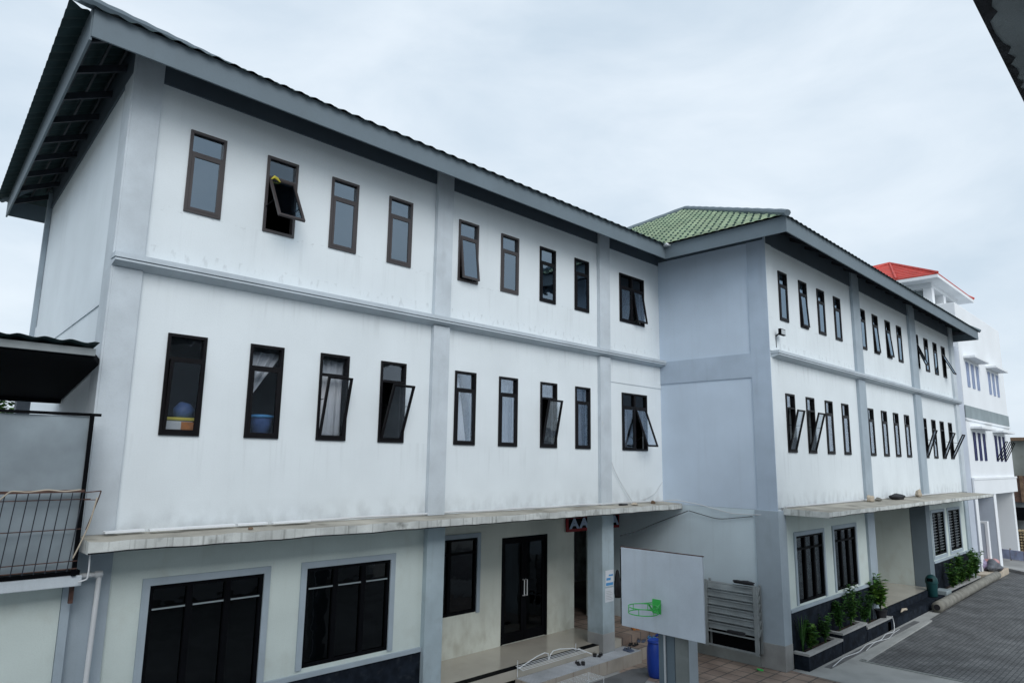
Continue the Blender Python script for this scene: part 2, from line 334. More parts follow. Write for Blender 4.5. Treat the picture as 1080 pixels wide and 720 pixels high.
def tiles(name, m, parent, O, u, up, tan, Ln, run, clips, org=(0, 0, 0), wl=.29, course=.36, amp=.018, step=.03, fine=8):
    O = Vector(O); u = Vector((u[0], u[1], 0)).normalized(); up = Vector((up[0], up[1], 0)).normalized()
    nu = int(Ln/(wl/fine))+1; nc = int(run/course)+1
    bm = bmesh.new(); prev = None
    for c in range(nc):
        for e_, (dr, dh) in enumerate(((0, step), (course, .0))):
            row = []
            for i in range(nu):
                s_ = i*wl/fine; ph = 2*math.pi*s_/wl
                hgt = amp*(math.sin(ph) + .18*math.sin(2*ph)) + dh
                r = c*course+dr
                p = O + u*s_ + up*r; row.append(bm.verts.new((p.x, p.y, O.z + r*tan + hgt)))
            if prev:
                for i in range(nu-1): bm.faces.new((prev[i], prev[i+1], row[i+1], row[i]))
            prev = row
    for pt, nm in clips:
        bmesh.ops.bisect_plane(bm, geom=bm.verts[:]+bm.edges[:]+bm.faces[:], plane_co=Vector(pt), plane_no=Vector(nm), clear_outer=True)
    for v in bm.verts: v.co -= Vector(org)
    me = bpy.data.meshes.new(name); bm.to_mesh(me); bm.free(); me.materials.append(m)
    for p in me.polygons: p.use_smooth = False
    o = bpy.data.objects.new(name, me); COL.objects.link(o); o.parent = parent
    return o

# ------------------------------------------------------------------ ground (structure)
def sheet(name, x0, x1, y0, y1, z, m, th=.05):
    mb = MB(); mb.box(x0, x1, y0, y1, z-th, z); return struct(mb.build(name, m))
g = MB(); g.quad((-600, -600, -.012), (900, -600, -.012), (900, 900, -.012), (-600, 900, -.012)); struct(g.build('ground', M['ground']))
P2 = -3.46
def flat(name, pts, z, m):
    mb = MB(); mb.poly([(x, y, z) for x, y in pts]); return struct(mb.build(name, m))
flat('yard', [(-20, -14), (17.55, -14), (17.55, -.05), (-20, -.05)], -.008, M['concrete'])
flat('tiled_yard', [(11.9, -.62), (11.9, -6), (15.1, -6), (15.3, -3.3), (15.3, -.3), (12.6, -.5)], -.003, M['redtile'])
flat('concrete_apron', [(15.02, -14), (17.5, -14), (17.5, -4.42), (37.5, -3.98), (37.5, -3.6), (15.6, -3.6), (15.25, -3.7)], .002, M['apron'])
flat('paved_road', [(17.56, -16), (120, -16), (120, -8), (48, -4.4), (37.6, -4.0), (17.56, -4.44)], .004, M['paver'])
k = MB(); k.prism([(17.48, -14), (17.56, -14), (17.56, -4.4), (17.48, -4.4)], -.01, .02); struct(k.build('road_joint', M['cementdark']))
k = MB(); k.prism([(17.56, -4.56), (24.3, -4.42), (24.3, -4.30), (17.56, -4.42)], -.01, .05); struct(k.build('kerb', M['apron']))
k = MB(); k.prism([(16.2, -4.16), (23.9, -4.16), (23.9, -3.98), (16.2, -3.98)], -.01, .012); struct(k.build('drain_channel', M['asphalt']))
flat('dark_slab', [(8.2, -.75), (12.35, -.72), (13.0, -1.05), (11.6, -1.6), (8.2, -1.9)], .004, M['asphalt'])
flat('far_pavement', [(40.5, -3.2), (60, -4.2), (60, 6), (40.5, 6)], .006, M['concrete'])

# ------------------------------------------------------------------ school building
SB = thing('school_building', (0, 0, 0), 'long three storey white school building with grey pilasters, green roof and narrow dark windows', 'building')
WZ = (9.13, 10.57); VZ = (5.45, 7.07)
wx1 = [(n*1.15-2.97) for n in (3.39, 4.57, 5.72, 6.89, 8.56, 9.73, 10.93, 12.13)]
WF = [(x, x+.605) for x in wx1] + [(13.00, 14.23)]
vx1 = [(n*1.15-2.97) for n in (3.36, 4.54, 5.71, 6.88, 8.57, 9.74, 10.98, 12.15)]
VF = [(x, x+.615) for x in vx1] + [(13.05, 14.28)]
ax = [n*1.15-2.97 for n in (16.35, 17.57, 18.76, 19.95, 22.0, 23.17, 24.41, 25.6, 27.59, 28.83, 30.05, 31.25)]
AF = [(x, x+.57) for x in ax]
bx_ = [n*1.15-2.97 for n in (16.42, 17.62, 18.85, 20.03, 22.1, 23.34, 24.5, 25.66, 27.71, 28.9, 30.04, 31.24)]
BF = [(x, x+.575) for x in bx_]
ZT = 11.9
LW = (.51, 8.5)           # back corner of the slightly skewed left wall
XE = 34.9
def mkwall(name, m, *a, **k):
    mb = MB(); wall(mb, *a, **k); return mb.build(name, m, SB)
mkwall('wall', M['white'], (0, 0), (15.05, 0), 3.9, ZT, .16, [(a, b, WZ[0], WZ[1]) for a, b in WF] + [(a, b, VZ[0], VZ[1]) for a, b in VF])
mkwall('wall', M['white'], (15.05, P2), (XE, P2), 3.9, ZT, .16, [(a-15.05, b-15.05, WZ[0], WZ[1]) for a, b in AF] + [(a-15.05, b-15.05, VZ[0], VZ[1]) for a, b in BF])
mkwall('wall', M['side'], (15.05, -.001), (15.05, P2+.001), 3.93, ZT, .15, inward=(1, 0))
mkwall('wall', M['sidelow'], (15.052, 2.6), (15.052, P2+.002), 0, 3.925, .15, inward=(1, 0))
mkwall('wall', M['left'], LW, (0, .001), 0, ZT, .15, inward=(.998, -.06))
mkwall('wall', M['white'], (15.2, 8.5), (LW[0], LW[1]), 0, ZT, .15, inward=(0, -1))
mkwall('wall', M['white'], (XE, P2+.01), (XE, 8), 0, ZT, .15, inward=(-1, 0))
mkwall('wall', M['white'], (XE, 8.0), (15.2, 8.5), 0, ZT, .15, inward=(0, -1))
# ground storey
G1 = [(1.0, 2.80, .9, 3.19), (3.59, 5.38, 1.52, 3.19)]
mkwall('wall', M['cream'], (0.0, 0), (6.3, 0), 0, 3.9, .16, G1)
mkwall('wall', M['porchwall'], (6.3, 1.6), (12.86, 1.6), .3, 3.9, .16, [(7.35-6.3, 9.1-6.3, 1.45, 3.22), (9.97-6.3, 11.73-6.3, .5, 3.14)])
mkwall('wall', M['cream'], (14.35, 2.2), (15.05, 2.2), .3, 3.9, .16)
mkwall('wall', M['cream'], (6.3, 1.6), (6.3, .16), 0, 3.9, .12, inward=(-1, 0))
mkwall('wall', M['cream'], (12.86, 1.76), (12.86, 5), .3, 3.9, .12, inward=(-1, 0))
G2 = [(16.06, 17.9, 1.48, 3.22), (18.74, 20.5, 1.50, 3.24), (29.05, 30.85, 1.6, 3.27), (31.52, 33.4, 1.6, 3.27)]
mkwall('wall', M['cream'], (15.2, P2), (21.5, P2), 0, 3.9, .16, [(a-15.2, b-15.2, c, d) for a, b, c, d in G2[:2]])
mkwall('wall', M['cream'], (28.8, P2), (XE-.15, P2), 0, 3.9, .16, [(a-28.8, b-28.8, c, d) for a, b, c, d in G2[2:]])
mkwall('wall', M['cream'], (28.2, .5), (28.2, P2+.55), 0, 3.9, .2, inward=(1, 0))
mkwall('wall', M['cream'], (22.1, .5), (28.2, .5), 0, 3.9, .16)
# rooms behind the windows
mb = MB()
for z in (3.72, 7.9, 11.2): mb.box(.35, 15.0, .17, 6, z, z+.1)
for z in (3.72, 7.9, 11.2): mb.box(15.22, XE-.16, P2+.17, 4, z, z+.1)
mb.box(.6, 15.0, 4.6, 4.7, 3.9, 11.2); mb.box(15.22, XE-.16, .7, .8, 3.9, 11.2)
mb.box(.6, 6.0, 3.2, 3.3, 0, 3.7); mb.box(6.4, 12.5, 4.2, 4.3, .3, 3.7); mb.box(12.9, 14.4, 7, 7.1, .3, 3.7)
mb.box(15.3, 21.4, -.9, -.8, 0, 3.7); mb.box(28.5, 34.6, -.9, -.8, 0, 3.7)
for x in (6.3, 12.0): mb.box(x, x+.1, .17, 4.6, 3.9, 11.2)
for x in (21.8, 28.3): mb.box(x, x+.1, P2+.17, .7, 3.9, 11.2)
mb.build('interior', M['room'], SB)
# ring beam under the eaves and pilasters
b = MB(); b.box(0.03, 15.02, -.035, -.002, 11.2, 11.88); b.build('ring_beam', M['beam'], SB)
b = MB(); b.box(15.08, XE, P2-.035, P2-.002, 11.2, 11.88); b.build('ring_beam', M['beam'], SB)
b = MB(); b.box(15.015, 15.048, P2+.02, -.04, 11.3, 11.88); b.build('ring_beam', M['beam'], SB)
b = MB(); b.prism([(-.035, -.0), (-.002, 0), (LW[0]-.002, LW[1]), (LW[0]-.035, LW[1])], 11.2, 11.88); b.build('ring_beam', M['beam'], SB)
def pil(x0, x1, y, z0, z1, m, proud=.11): b = MB(); b.box(x0, x1, y-proud, y-.001, z0, z1); return b.build('pilaster', m, SB, bev=.008)
for z0, z1 in ((3.99, 7.98), (8.17, 11.9)):
    pil(0.0, .42, 0, z0, z1, M['pale'], .06)
    pil(6.18, 6.62, 0, z0, z1, M['pale']); pil(11.96, 12.42, 0, z0, z1, M['pale'])
    for a, c in ((21.55, 22.2), (27.95, 28.75), (34.35, XE)): pil(a, c, P2, z0, z1, M['grey' if a < 34 else 'pale'], .10)
    pil(15.05, 15.42, P2, z0, z1, M['white'], .03)
b = MB(); b.box(12.42, 15.04, -.02, -.001, 7.33, 7.97); b.build('wall_band', M['white'], SB)
# side walls: grey corner column and band between the storeys
b = MB(); b.box(15.02, 15.049, P2-.028, -2.95, 3.93, 11.9); b.build('corner_column', M['sidegrey'], SB)
b = MB(); b.box(15.02, 15.049, -2.949, -.002, 7.47, 8.14); b.build('side_band', M['sidegrey'], SB)
def skew(y): return .06*y
b = MB(); b.prism([(-.03, -.055), (-.001, -.055), (skew(.52)-.002, .52), (skew(.52)-.03, .52)], 3.9, 11.9); b.build('corner_column', M['pale'], SB)
b = MB(); b.prism([(skew(.521)-.02, .521), (skew(.521)-.001, .521), (skew(8.4)-.001, 8.4), (skew(8.4)-.02, 8.4)], 7.47, 8.14); b.build('side_band', M['left'], SB)
b = MB(); b.box(LW[0]-.12, LW[0]-.02, 8.3, 8.42, 0, 11.6); b.build('drain_pipe', M['grey'], SB)
# cornices
def cornice(x0, x1, y):
    b = MB(); b.box(x0, x1, y-.25, y-.002, 8.09, 8.17)
    n = len(b.v)
    b.prism([(x0+.01, y-.235), (x1-.01, y-.235), (x1-.01, y-.002), (x0+.01, y-.002)], lambda p: 8.045 if p[1] < y-.1 else 7.97, 8.075)
    b.box(x0+.02, x1-.02, y-.20, y-.004, 8.07, 8.095)
    o = b.build('cornice', M['corn'], SB); return o
cornice(-.04, 15.03, 0); cornice(15.12, XE+.02, P2)

# canopies
def canopy(x0, x1, y0, y1, z0, z1, nm='canopy'):
    b = MB()
    n = max(2, int((x1-x0)/.25))
    random.seed(int(x0*10)+5)
    # front edge slightly broken, as old cement is
    xs = [x0+(x1-x0)*i/n for i in range(n+1)]
    fy = [y0+random.uniform(-.012, .012) for _ in xs]; fz = [z1+random.uniform(-.012, .008) for _ in xs]; fb = [z0+random.uniform(-.01, .01) for _ in xs]
    for i in range(n):
        b.cur = 0
        b.quad((xs[i], fy[i], fb[i]+.02), (xs[i+1], fy[i+1], fb[i+1]+.02), (xs[i+1], fy[i+1], fz[i+1]), (xs[i], fy[i], fz[i]))
        b.cur = 3; b.quad((xs[i], fy[i]+.015, fb[i]), (xs[i+1], fy[i+1]+.015, fb[i+1]), (xs[i+1], fy[i+1], fb[i+1]+.02), (xs[i], fy[i], fb[i]+.02))
        b.cur = 1
        b.quad((xs[i], fy[i], fz[i]), (xs[i+1], fy[i+1], fz[i+1]), (xs[i+1], y1, z1+.03), (xs[i], y1, z1+.03))
        b.cur = 2
        b.quad((xs[i], fy[i]+.015, fb[i]), (xs[i], y1, z0), (xs[i+1], y1, z0), (xs[i+1], fy[i+1]+.015, fb[i+1]))
    b.cur = 0
    b.quad((x0, fy[0], fb[0]), (x0, fy[0], fz[0]), (x0, y1, z1+.03), (x0, y1, z0)); b.quad((x1, fy[-1], fb[-1]), (x1, y1, z0), (x1, y1, z1+.03), (x1, fy[-1], fz[-1]))
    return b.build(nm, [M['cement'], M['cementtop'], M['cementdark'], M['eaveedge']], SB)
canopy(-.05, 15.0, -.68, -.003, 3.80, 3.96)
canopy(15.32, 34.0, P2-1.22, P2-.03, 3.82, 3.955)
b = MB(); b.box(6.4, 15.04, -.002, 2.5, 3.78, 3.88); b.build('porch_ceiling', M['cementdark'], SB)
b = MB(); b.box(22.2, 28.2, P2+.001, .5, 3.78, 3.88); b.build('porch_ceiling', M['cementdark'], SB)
# loose white edging strips on the canopy
random.seed(3)
x = .25
while x < 3.3:
    l = random.uniform(.45, .8); y = random.uniform(-.22, -.12)
    b = MB(); b.bar((x, y+random.uniform(-.03, .03), 4.03), (x+l, y+random.uniform(-.05, .05), 4.035), .11, .03); b.build('edging_strip', M['bwhite'], SB); x += l+random.uniform(0, .1)
b = MB(); b.tube([(x, -.10+.02*math.sin(x*1.3), 4.03+.008*math.sin(x*3)) for x in [3.1+i*.5 for i in range(24)]], .022); b.build('canopy_conduit', M['pvc'], SB)
b = MB(); b.tube([(x, P2-.09+.015*math.sin(x*1.3), 4.02) for x in [15.4+i*.6 for i in range(30)]], .022); b.build('canopy_conduit', M['pvc'], SB)

# pillars
def pillar(x0, x1, y0, y1, z0, z1, m=None): b = MB(); b.box(x0, x1, y0, y1, z0, z1); return b.build('pillar', m or M['pillar'], SB, bev=.01)
pillar(6.18, 6.64, -.13, .36, 0, 3.79)
pillar(11.95, 12.44, -.13, .38, .3, 3.79)
b = MB(); b.box(14.995, 15.455, P2-.056, -2.855, .0, .62); b.build('pillar_base', M['concrete'], SB, bev=.01)
b = MB(); b.box(11.945, 12.445, -.134, .384, .31, .78); b.build('pillar_base', M['concrete'], SB, bev=.01)
pillar(15.0, 15.45, P2-.05, -2.86, 0, 3.93, M['grey'])
b = MB(); b.box(-.05, .44, -.05, -.001, 0, 3.8); b.build('pilaster', M['grey'], SB)
pillar(21.5, 22.15, P2-.08, P2+.4, 0, 3.81, M['grey'])
pillar(28.2, 28.8, P2-.03, P2+.54, 0, 3.81, M['fascia'])
pillar(34.35, XE, P2-.06, P2-.001, 0, 3.81, M['grey'])
# base tiling and ledges
def basew(x0, x1, y, z, led=.08):
    b = MB(); b.box(x0, x1, y-.03, y-.001, 0, z-led); b.build('base_tiling', M['basetile'], SB)
    b = MB(); b.box(x0, x1, y-.06, y-.001, z-led+.002, z); b.build('ledge', M['grey'], SB)
basew(2.9, 6.17, 0, 1.44); basew(15.46, 21.49, P2, 1.42); basew(28.81, 34.34, P2, 1.42)
basew(.45, 2.89, 0, .80)
# porch floors and steps
b = MB(); b.cur = 0; b.box(6.65, 12.9, .0, 1.6, .28, .5); b.build('porch_floor', M['porch'], SB)
b = MB(); b.box(6.65, 11.94, -.004, .2, .500, .5045); b.build('porch_edge', M['black'], SB)
b = MB(); b.box(12.9, 15.03, .05, 7, .25, .5); b.build('porch_floor', M['redtile'], SB)
b = MB(); b.box(12.445, 12.899, .05, 1.6, .25, .499); b.build('porch_floor', M['redtile'], SB)
b = MB(); b.box(8.9, 13.0, -.58, -.005, 0, .3); b.build('step', M['steptile'], SB)
b = MB(); b.box(8.92, 12.98, -.575, -.01, .301, .306); b.build('step_mat', M['stripmat'], SB)
b = MB(); b.box(13.0, 15.03, -.46, .049, 0, .3); b.build('step', [M['steptile']], SB)
b = MB(); b.box(13.0, 15.03, -.45, .045, .301, .305); b.build('step_tread', [M['redtile']], SB)
b = MB(); b.box(22.16, 28.19, P2+.0, .49, 0, .5); b.build('porch_floor', M['porch'], SB)
b = MB(); b.box(21.6, 28.7, P2-.42, P2-.1, 0, .28); b.build('step', M['basetile'], SB)
b = MB(); b.box(22.16, 28.19, P2-.09, P2-.001, 0, .502); b.build('porch_edge', M['basetile'], SB)
b = MB(); b.box(14.97, 15.04, -2.86, -.47, 0, .32); b.build('wall_base', M['cementdark'], SB)

# windows ----------------------------------------------------------
_cache = {}
def cached(key, fn):
    if key not in _cache: _cache[key] = fn()
    return _cache[key]
def inst(name, me, parent, loc=(0, 0, 0), rot=(0, 0, 0)):
    o = bpy.data.objects.new(name, me); COL.objects.link(o); o.parent = parent; o.location = loc; o.rotation_euler = rot; return o
def mesh_of(mb, name, mats, bev=0):
    me = bpy.data.meshes.new(name); me.from_pydata(mb.v, [], mb.f)
    for m in mats: me.materials.append(m)
    for p, i in zip(me.polygons, mb.mi): p.material_index = i
    me.update(); return me
def narrow_window(x, y, z, wd, h, hinge=None, ang=0, fm='frame', gl='glass', label=None):
    """narrow casement: frame with a fixed light on top and a hinged sash below"""
    TR = h-.42
    def fr():
        m = MB(); t = .048
        m.box(0, t, -.03, .09, 0, h); m.box(wd-t, wd, -.03, .09, 0, h); m.box(t, wd-t, -.03, .09, 0, t); m.box(t, wd-t, -.03, .09, h-t, h)
        m.box(t, wd-t, -.028, .085, TR, TR+.045)
        return mesh_of(m, 'window', [M[fm]])
    o = inst('window', cached(('f', round(wd, 3), h, fm), fr), SB, (x, y, z))
    if label: o['label'] = label
    def pn():
        m = MB(); m.box(.045, wd-.045, .03, .036, TR+.042, h-.045); return mesh_of(m, 'pane', [M[gl]])
    inst('pane', cached(('p', round(wd, 3), h, gl), pn), o)
    sh = TR-.048; sw = wd-.10
    def sa(up):
        def f():
            m = MB(); t = .045; s = -1 if up else 1
            def bz(a, c): return (min(a*s, c*s), max(a*s, c*s))
            for (xa, xb, za, zb) in ((0, t, 0, sh), (sw-t, sw, 0, sh), (t, sw-t, 0, t), (t, sw-t, sh-t, sh)):
                q = bz(za, zb); m.box(xa, xb, -.022, .018, q[0], q[1])
            m.cur = 1; q = bz(t, sh-t); m.box(t, sw-t, -.004, .002, q[0], q[1])
            return mesh_of(m, 'sash', [M[fm], M[gl]])
        return f
    top = hinge != 'bottom'
    me = cached(('s', round(wd, 3), h, fm, gl, top), sa(top))
    a = R(ang)
    if top: s_ = inst('sash', me, o, (.05, -.012, TR-.001), (-a, 0, 0))
    else: s_ = inst('sash', me, o, (.05, -.012, .049), (a, 0, 0))
    if ang:
        s_['label'] = 'sash tilted open'
        if ang > 9:     # stay arms
            m = MB()
            for xx in (.03, wd-.05):
                if top: m.bar((xx, -.0, TR*.45), (xx, -math.sin(a)*sh*.62, TR-math.cos(a)*sh*.62), .012)
                else: m.bar((xx, -.0, TR*.62), (xx, -math.sin(a)*sh*.62, .05+math.cos(a)*sh*.62), .012)
            so_ = m.build('stay', M['black'], o)
    return o
FB = 'framebrown'
for i, (a, c) in enumerate(WF[:8]):
    ang = {1: 31, 4: 7}.get(i, 0)
    narrow_window(a, 0, WZ[0], c-a, WZ[1]-WZ[0], 'top', ang, FB if i < 6 else 'frame', 'glasssky' if i != 1 else 'glassopen')
for i, (a, c) in enumerate(VF[:8]):
    ang = {0: 5, 2: 12, 3: 20, 6: 12}.get(i, 0)
    narrow_window(a, 0, VZ[0], c-a, VZ[1]-VZ[0], 'bottom' if ang else 'top', ang, 'frame', 'glass')
for i, (a, c) in enumerate(AF):
    ang = {1: 3, 5: 3, 6: 5, 8: 20, 11: 24}.get(i, 0)
    narrow_window(a, P2, WZ[0], c-a, WZ[1]-WZ[0], 'top', ang, 'frame', 'glasssky')
for i, (a, c) in enumerate(BF):
    ang = {0: 15, 1: 16, 8: 20, 10: 22, 11: 26}.get(i, 0)
    narrow_window(a, P2, VZ[0], c-a, VZ[1]-VZ[0], 'bottom' if ang else 'top', ang, 'frame', 'glass')
def double_window(x, y, z, wd, h, ang):
    TR = h-.42; m = MB(); t = .05
    m.box(0, t, -.03, .09, 0, h); m.box(wd-t, wd, -.03, .09, 0, h); m.box(t, wd-t, -.03, .09, 0, t); m.box(t, wd-t, -.03, .09, h-t, h)
    m.box(t, wd-t, -.028, .085, TR, TR+.05); m.box(wd/2-.035, wd/2+.035, -.026, .084, t, h-t)
    o = inst('window', mesh_of(m, 'window', [M['frame']]), SB, (x, y, z)); o['label'] = 'double window with its right sash pushed out at the bottom'
    m = MB(); m.box(t, wd/2-.03, .03, .036, TR+.045, h-t); m.box(wd/2+.03, wd-t, .03, .036, TR+.045, h-t); inst('pane', mesh_of(m, 'pane', [M['glassdark']]), o)
    sh = TR-.05; sw = wd/2-.09
    for k_, (x0, an) in enumerate(((.052, 0), (wd/2+.037, ang))):
        m = MB(); t2 = .045
        m.box(0, t2, -.02, .015, -sh, 0); m.box(sw-t2, sw, -.02, .015, -sh, 0); m.box(t2, sw-t2, -.02, .015, -sh, -sh+t2); m.box(t2, sw-t2, -.02, .015, -t2, 0)
        m.cur = 1; m.box(t2, sw-t2, -.004, .002, -sh+t2, -t2)
        inst('sash', mesh_of(m, 'sash', [M['frame'], M['glass']]), o, (x0, -.012, TR), (-R(an), 0, 0))
    m = MB(); m.bar((wd/2+.05, 0, .25), (wd/2+.05, -math.sin(R(ang))*sh*.7, TR-math.cos(R(ang))*sh*.7), .014); m.build('stay', M['black'], o)
double_window(13.00, 0, WZ[0], 1.23, WZ[1]-WZ[0], 9); double_window(13.05, 0, VZ[0], 1.23, VZ[1]-VZ[0], 20)
# ground storey windows
def wide_window(x0, x1, z0, z1, y, cols, louver=False, trimw=.11, barz=.33, gl='glassdark', trim='grey'):
    b = MB()
    b.box(x0-trimw, x1+trimw, y-.03, y-.001, z1, z1+trimw); b.box(x0-trimw, x0, y-.03, y-.001, z0-(.02 if z0 > 1 else 0), z1-.001); b.box(x1, x1+trimw, y-.03, y-.001, z0-.02, z1-.001)
    if z0 > 1.47 and cols == 2: b.box(x0-trimw, x1+trimw, y-.032, y-.001, z0-.13, z0-.021)
    b.build('window_surround', M[trim], SB)
    m = MB(); t = .06; h = z1-z0; wd = x1-x0
    m.box(0, t, -.0, .10, 0, h); m.box(wd-t, wd, -.0, .10, 0, h); m.box(t, wd-t, -.0, .10, 0, t); m.box(t, wd-t, -.0, .10, h-t, h)
    for i in range(1, cols): m.box(wd*i/cols-.045, wd*i/cols+.045, .0, .098, t, h-t)
    if not louver: m.box(t, wd-t, .002, .094, h-barz-.05, h-barz)
    o = inst('window', mesh_of(m, 'window', [M['black']]), SB, (x0, y, z0))
    m = MB(); m.box(.05, wd-.05, .045, .051, .05, h-.05); inst('pane', mesh_of(m, 'pane', [M[gl]]), o)
    if cols == 3 and not louver and y > -1:
        m = MB()
        for i in range(cols): m.box(wd*i/cols+.06, wd*(i+1)/cols-.06, -.006, .0015, h-barz-.035, h-barz-.012)
        inst('transom_rail', mesh_of(m, 'transom_rail', [M['bandgrey']]), o)
    if louver:
        m = MB()
        for k_ in range(13):
            zz = .16+k_*(h-.3)/12
            for i in range(cols): 
                m.bar((wd*i/cols+.10, .03, zz), (wd*(i+1)/cols-.16, .03, zz), .05, .010, up=(0, .55, 1))
        inst('louver', mesh_of(m, 'louver', [M['rackm']]), o)
    return o
wide_window(1.0, 2.80, .9, 3.19, 0, 3); wide_window(3.59, 5.38, 1.52, 3.19, 0, 3)
wide_window(7.35, 9.1, 1.45, 3.22, 1.6, 2)
wide_window(16.06, 17.9, 1.48, 3.22, P2, 3, gl='glassmid'); wide_window(18.74, 20.5, 1.50, 3.24, P2, 3, gl='glassmid')
wide_window(29.05, 30.85, 1.6, 3.27, P2, 2, True); wide_window(31.52, 33.4, 1.6, 3.27, P2, 2, True)
# porch double door
m = MB(); m.box(9.97, 10.03, 1.61, 1.75, .5, 3.14); m.box(11.67, 11.73, 1.61, 1.75, .5, 3.14); m.box(10.03, 11.67, 1.61, 1.75, 3.08, 3.14)
df = m.build('door_frame', M['black'], SB)
for s_, (xa, xb) in enumerate(((10.035, 10.847), (10.853, 11.665))):
    m = MB(); t = .10
    m.box(xa, xa+t, 1.64, 1.69, .51, 3.07); m.box(xb-t, xb, 1.64, 1.69, .51, 3.07); m.box(xa+t, xb-t, 1.64, 1.69, .51, .75); m.box(xa+t, xb-t, 1.64, 1.69, 2.97, 3.07)
    d = m.build('door', M['black'], SB)
    m = MB(); m.box(xa+t, xb-t, 1.66, 1.668, .75, 2.97); m.build('pane', M['glassdark'], d)
    xh = xb-.05 if s_ == 0 else xa+.05
    m = MB(); m.tube([(xh, 1.63, 1.62), (xh, 1.575, 1.62), (xh, 1.575, 2.02), (xh, 1.63, 2.02)], .014); m.build('handle', M['whitepaint'], d)

# roof ------------------------------------------------------------
TAN = .56; ZE = 11.40
EX = 13.9; EYF = -4.62
# main front slope
hipn = (-1, 1, 0)
tiles('roof_tiles', M['tiledark'], SB, (-1.20, -1.03, ZE), (1, 0), (0, 1), TAN, 22, 5.3,
      [((-1.16, -1.03, 0), (-1, .94, 0)), ((EX, -1.03, 0), (1, -1, 0)), ((0, 4.15, 0), (0, 1, 0))])
tiles('roof_tiles', M['tiledark'], SB, (-1.16, -1.05, ZE-.05), (.06, 1), (1, -.06), TAN, 10.4, 5.5,
      [((-1.16, -1.03, 0), (1, -.94, 0)), ((-.45, 9.3, 0), (1, 1.06, 0))])
tiles('roof_tiles', M['tiledark'], SB, (20.5, 9.3, ZE), (-1, 0), (0, -1), TAN, 21.2, 5.3, [((-.45, 9.3, 0), (-1, -1, 0)), ((0, 4.15, 0), (0, -1, 0)), ((EX, 9.3, 0), (1, 1, 0))], fine=4)
# wing: left slope, front slope, right slope, back slope
XR = 35.25; YB = 9.5; RUN = (YB-EYF)/2
tiles('roof_tiles', M['tilegreen'], SB, (EX, YB, ZE), (0, -1), (1, 0), TAN, YB-EYF, RUN+.1,
      [((EX, EYF, 0), (1, -1, 0)), ((EX, YB, 0), (1, 1, 0)), ], course=.34, amp=.005, step=.06, wl=.25)
tiles('roof_tiles', M['tiledark'], SB, (EX, EYF, ZE), (1, 0), (0, 1), TAN, XR-EX+.05, RUN+.1, [((EX, EYF, 0), (-1, 1, 0)), ((XR, EYF, 0), (1, 1, 0)), ((0, EYF+RUN, 0), (0, 1, 0))])
tiles('roof_tiles', M['tiledark'], SB, (XR, EYF, ZE), (0, 1), (-1, 0), TAN, YB-EYF, RUN+.1, [((XR, EYF, 0), (-1, -1, 0)), ((XR, YB, 0), (-1, 1, 0))], fine=4)
tiles('roof_tiles', M['tiledark'], SB, (XR, YB, ZE), (-1, 0), (0, -1), TAN, XR-EX, RUN+.1, [((EX, YB, 0), (-1, -1, 0)), ((XR, YB, 0), (1, -1, 0)), ((0, EYF+RUN, 0), (0, -1, 0))], fine=4)
b = MB()
AP = (EX+RUN, EYF+RUN, ZE+RUN*TAN+.06)
for p, q in (((EX-.05, EYF-.05, ZE+.05), AP), (AP, (EX, YB, ZE+.05)), (AP, (XR-RUN, EYF+RUN, AP[2])), ((XR-RUN, EYF+RUN, AP[2]), (XR, EYF, ZE+.05)),
             ((-1.1, -1.1, ZE+.04), (4.3, 4.15, ZE+5.2*TAN+.05)), ((4.3, 4.15, ZE+5.2*TAN+.05), (EX+5.2, 4.15, ZE+5.2*TAN+.05)), ((-.45, 9.3, ZE+.04), (4.3, 4.15, ZE+5.2*TAN+.05))):
    n_ = 24; pts = [Vector(p).lerp(Vector(q), i/n_) for i in range(n_+1)]
    rr = [.085+.012*(i % 2) for i in range(n_+1)]
    b.tube(pts, rr, 8)
b.build('ridge_cap', M['fascia'], SB)
b = MB(); b.prism([(13.80, -1.12), (14.05, -1.12), (14.3, -.75), (14.05, -.7)], ZE-.02, ZE+.03); b.build('valley_flashing', M['bwhite'], SB)
# fascia boards
def fas(pts, z0=11.03, z1=11.455, th=.035):
    b = MB()
    for p, q in zip(pts, pts[1:]):
        b.bar((p[0], p[1], (z0+z1)/2), (q[0], q[1], (z0+z1)/2), th, z1-z0)
    return b.build('fascia', M['fascia'], SB)
fas([(-.83, -.92), (14.04, -.92)]); fas([(14.04, -.903), (14.04, -4.53)]); fas([(14.023, -4.53), (35.15, -4.53)]); fas([(35.15, -4.51), (35.15, 9.4)])
fas([(-.83, -.903), (-.30, 9.15)], 10.98, 11.53); fas([(-.3, 9.15), (14, 9.15)])
# rafters and battens under the eaves
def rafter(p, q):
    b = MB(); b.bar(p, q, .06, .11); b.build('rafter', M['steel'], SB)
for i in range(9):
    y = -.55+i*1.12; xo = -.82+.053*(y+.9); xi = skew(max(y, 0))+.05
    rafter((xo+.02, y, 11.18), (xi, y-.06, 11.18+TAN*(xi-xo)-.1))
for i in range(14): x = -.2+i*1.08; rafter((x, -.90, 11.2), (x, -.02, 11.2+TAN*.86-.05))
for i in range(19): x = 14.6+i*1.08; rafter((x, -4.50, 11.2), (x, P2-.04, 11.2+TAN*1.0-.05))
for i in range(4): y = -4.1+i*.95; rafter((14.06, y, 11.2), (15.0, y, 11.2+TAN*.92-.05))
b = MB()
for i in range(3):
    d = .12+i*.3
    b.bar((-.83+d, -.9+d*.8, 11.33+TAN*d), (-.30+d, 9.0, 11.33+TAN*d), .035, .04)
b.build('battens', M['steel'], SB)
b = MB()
b.quad((.0, -.02, 11.87), (15.03, -.02, 11.87), (14.06, -.90, 11.36), (-.8, -.90, 11.36))
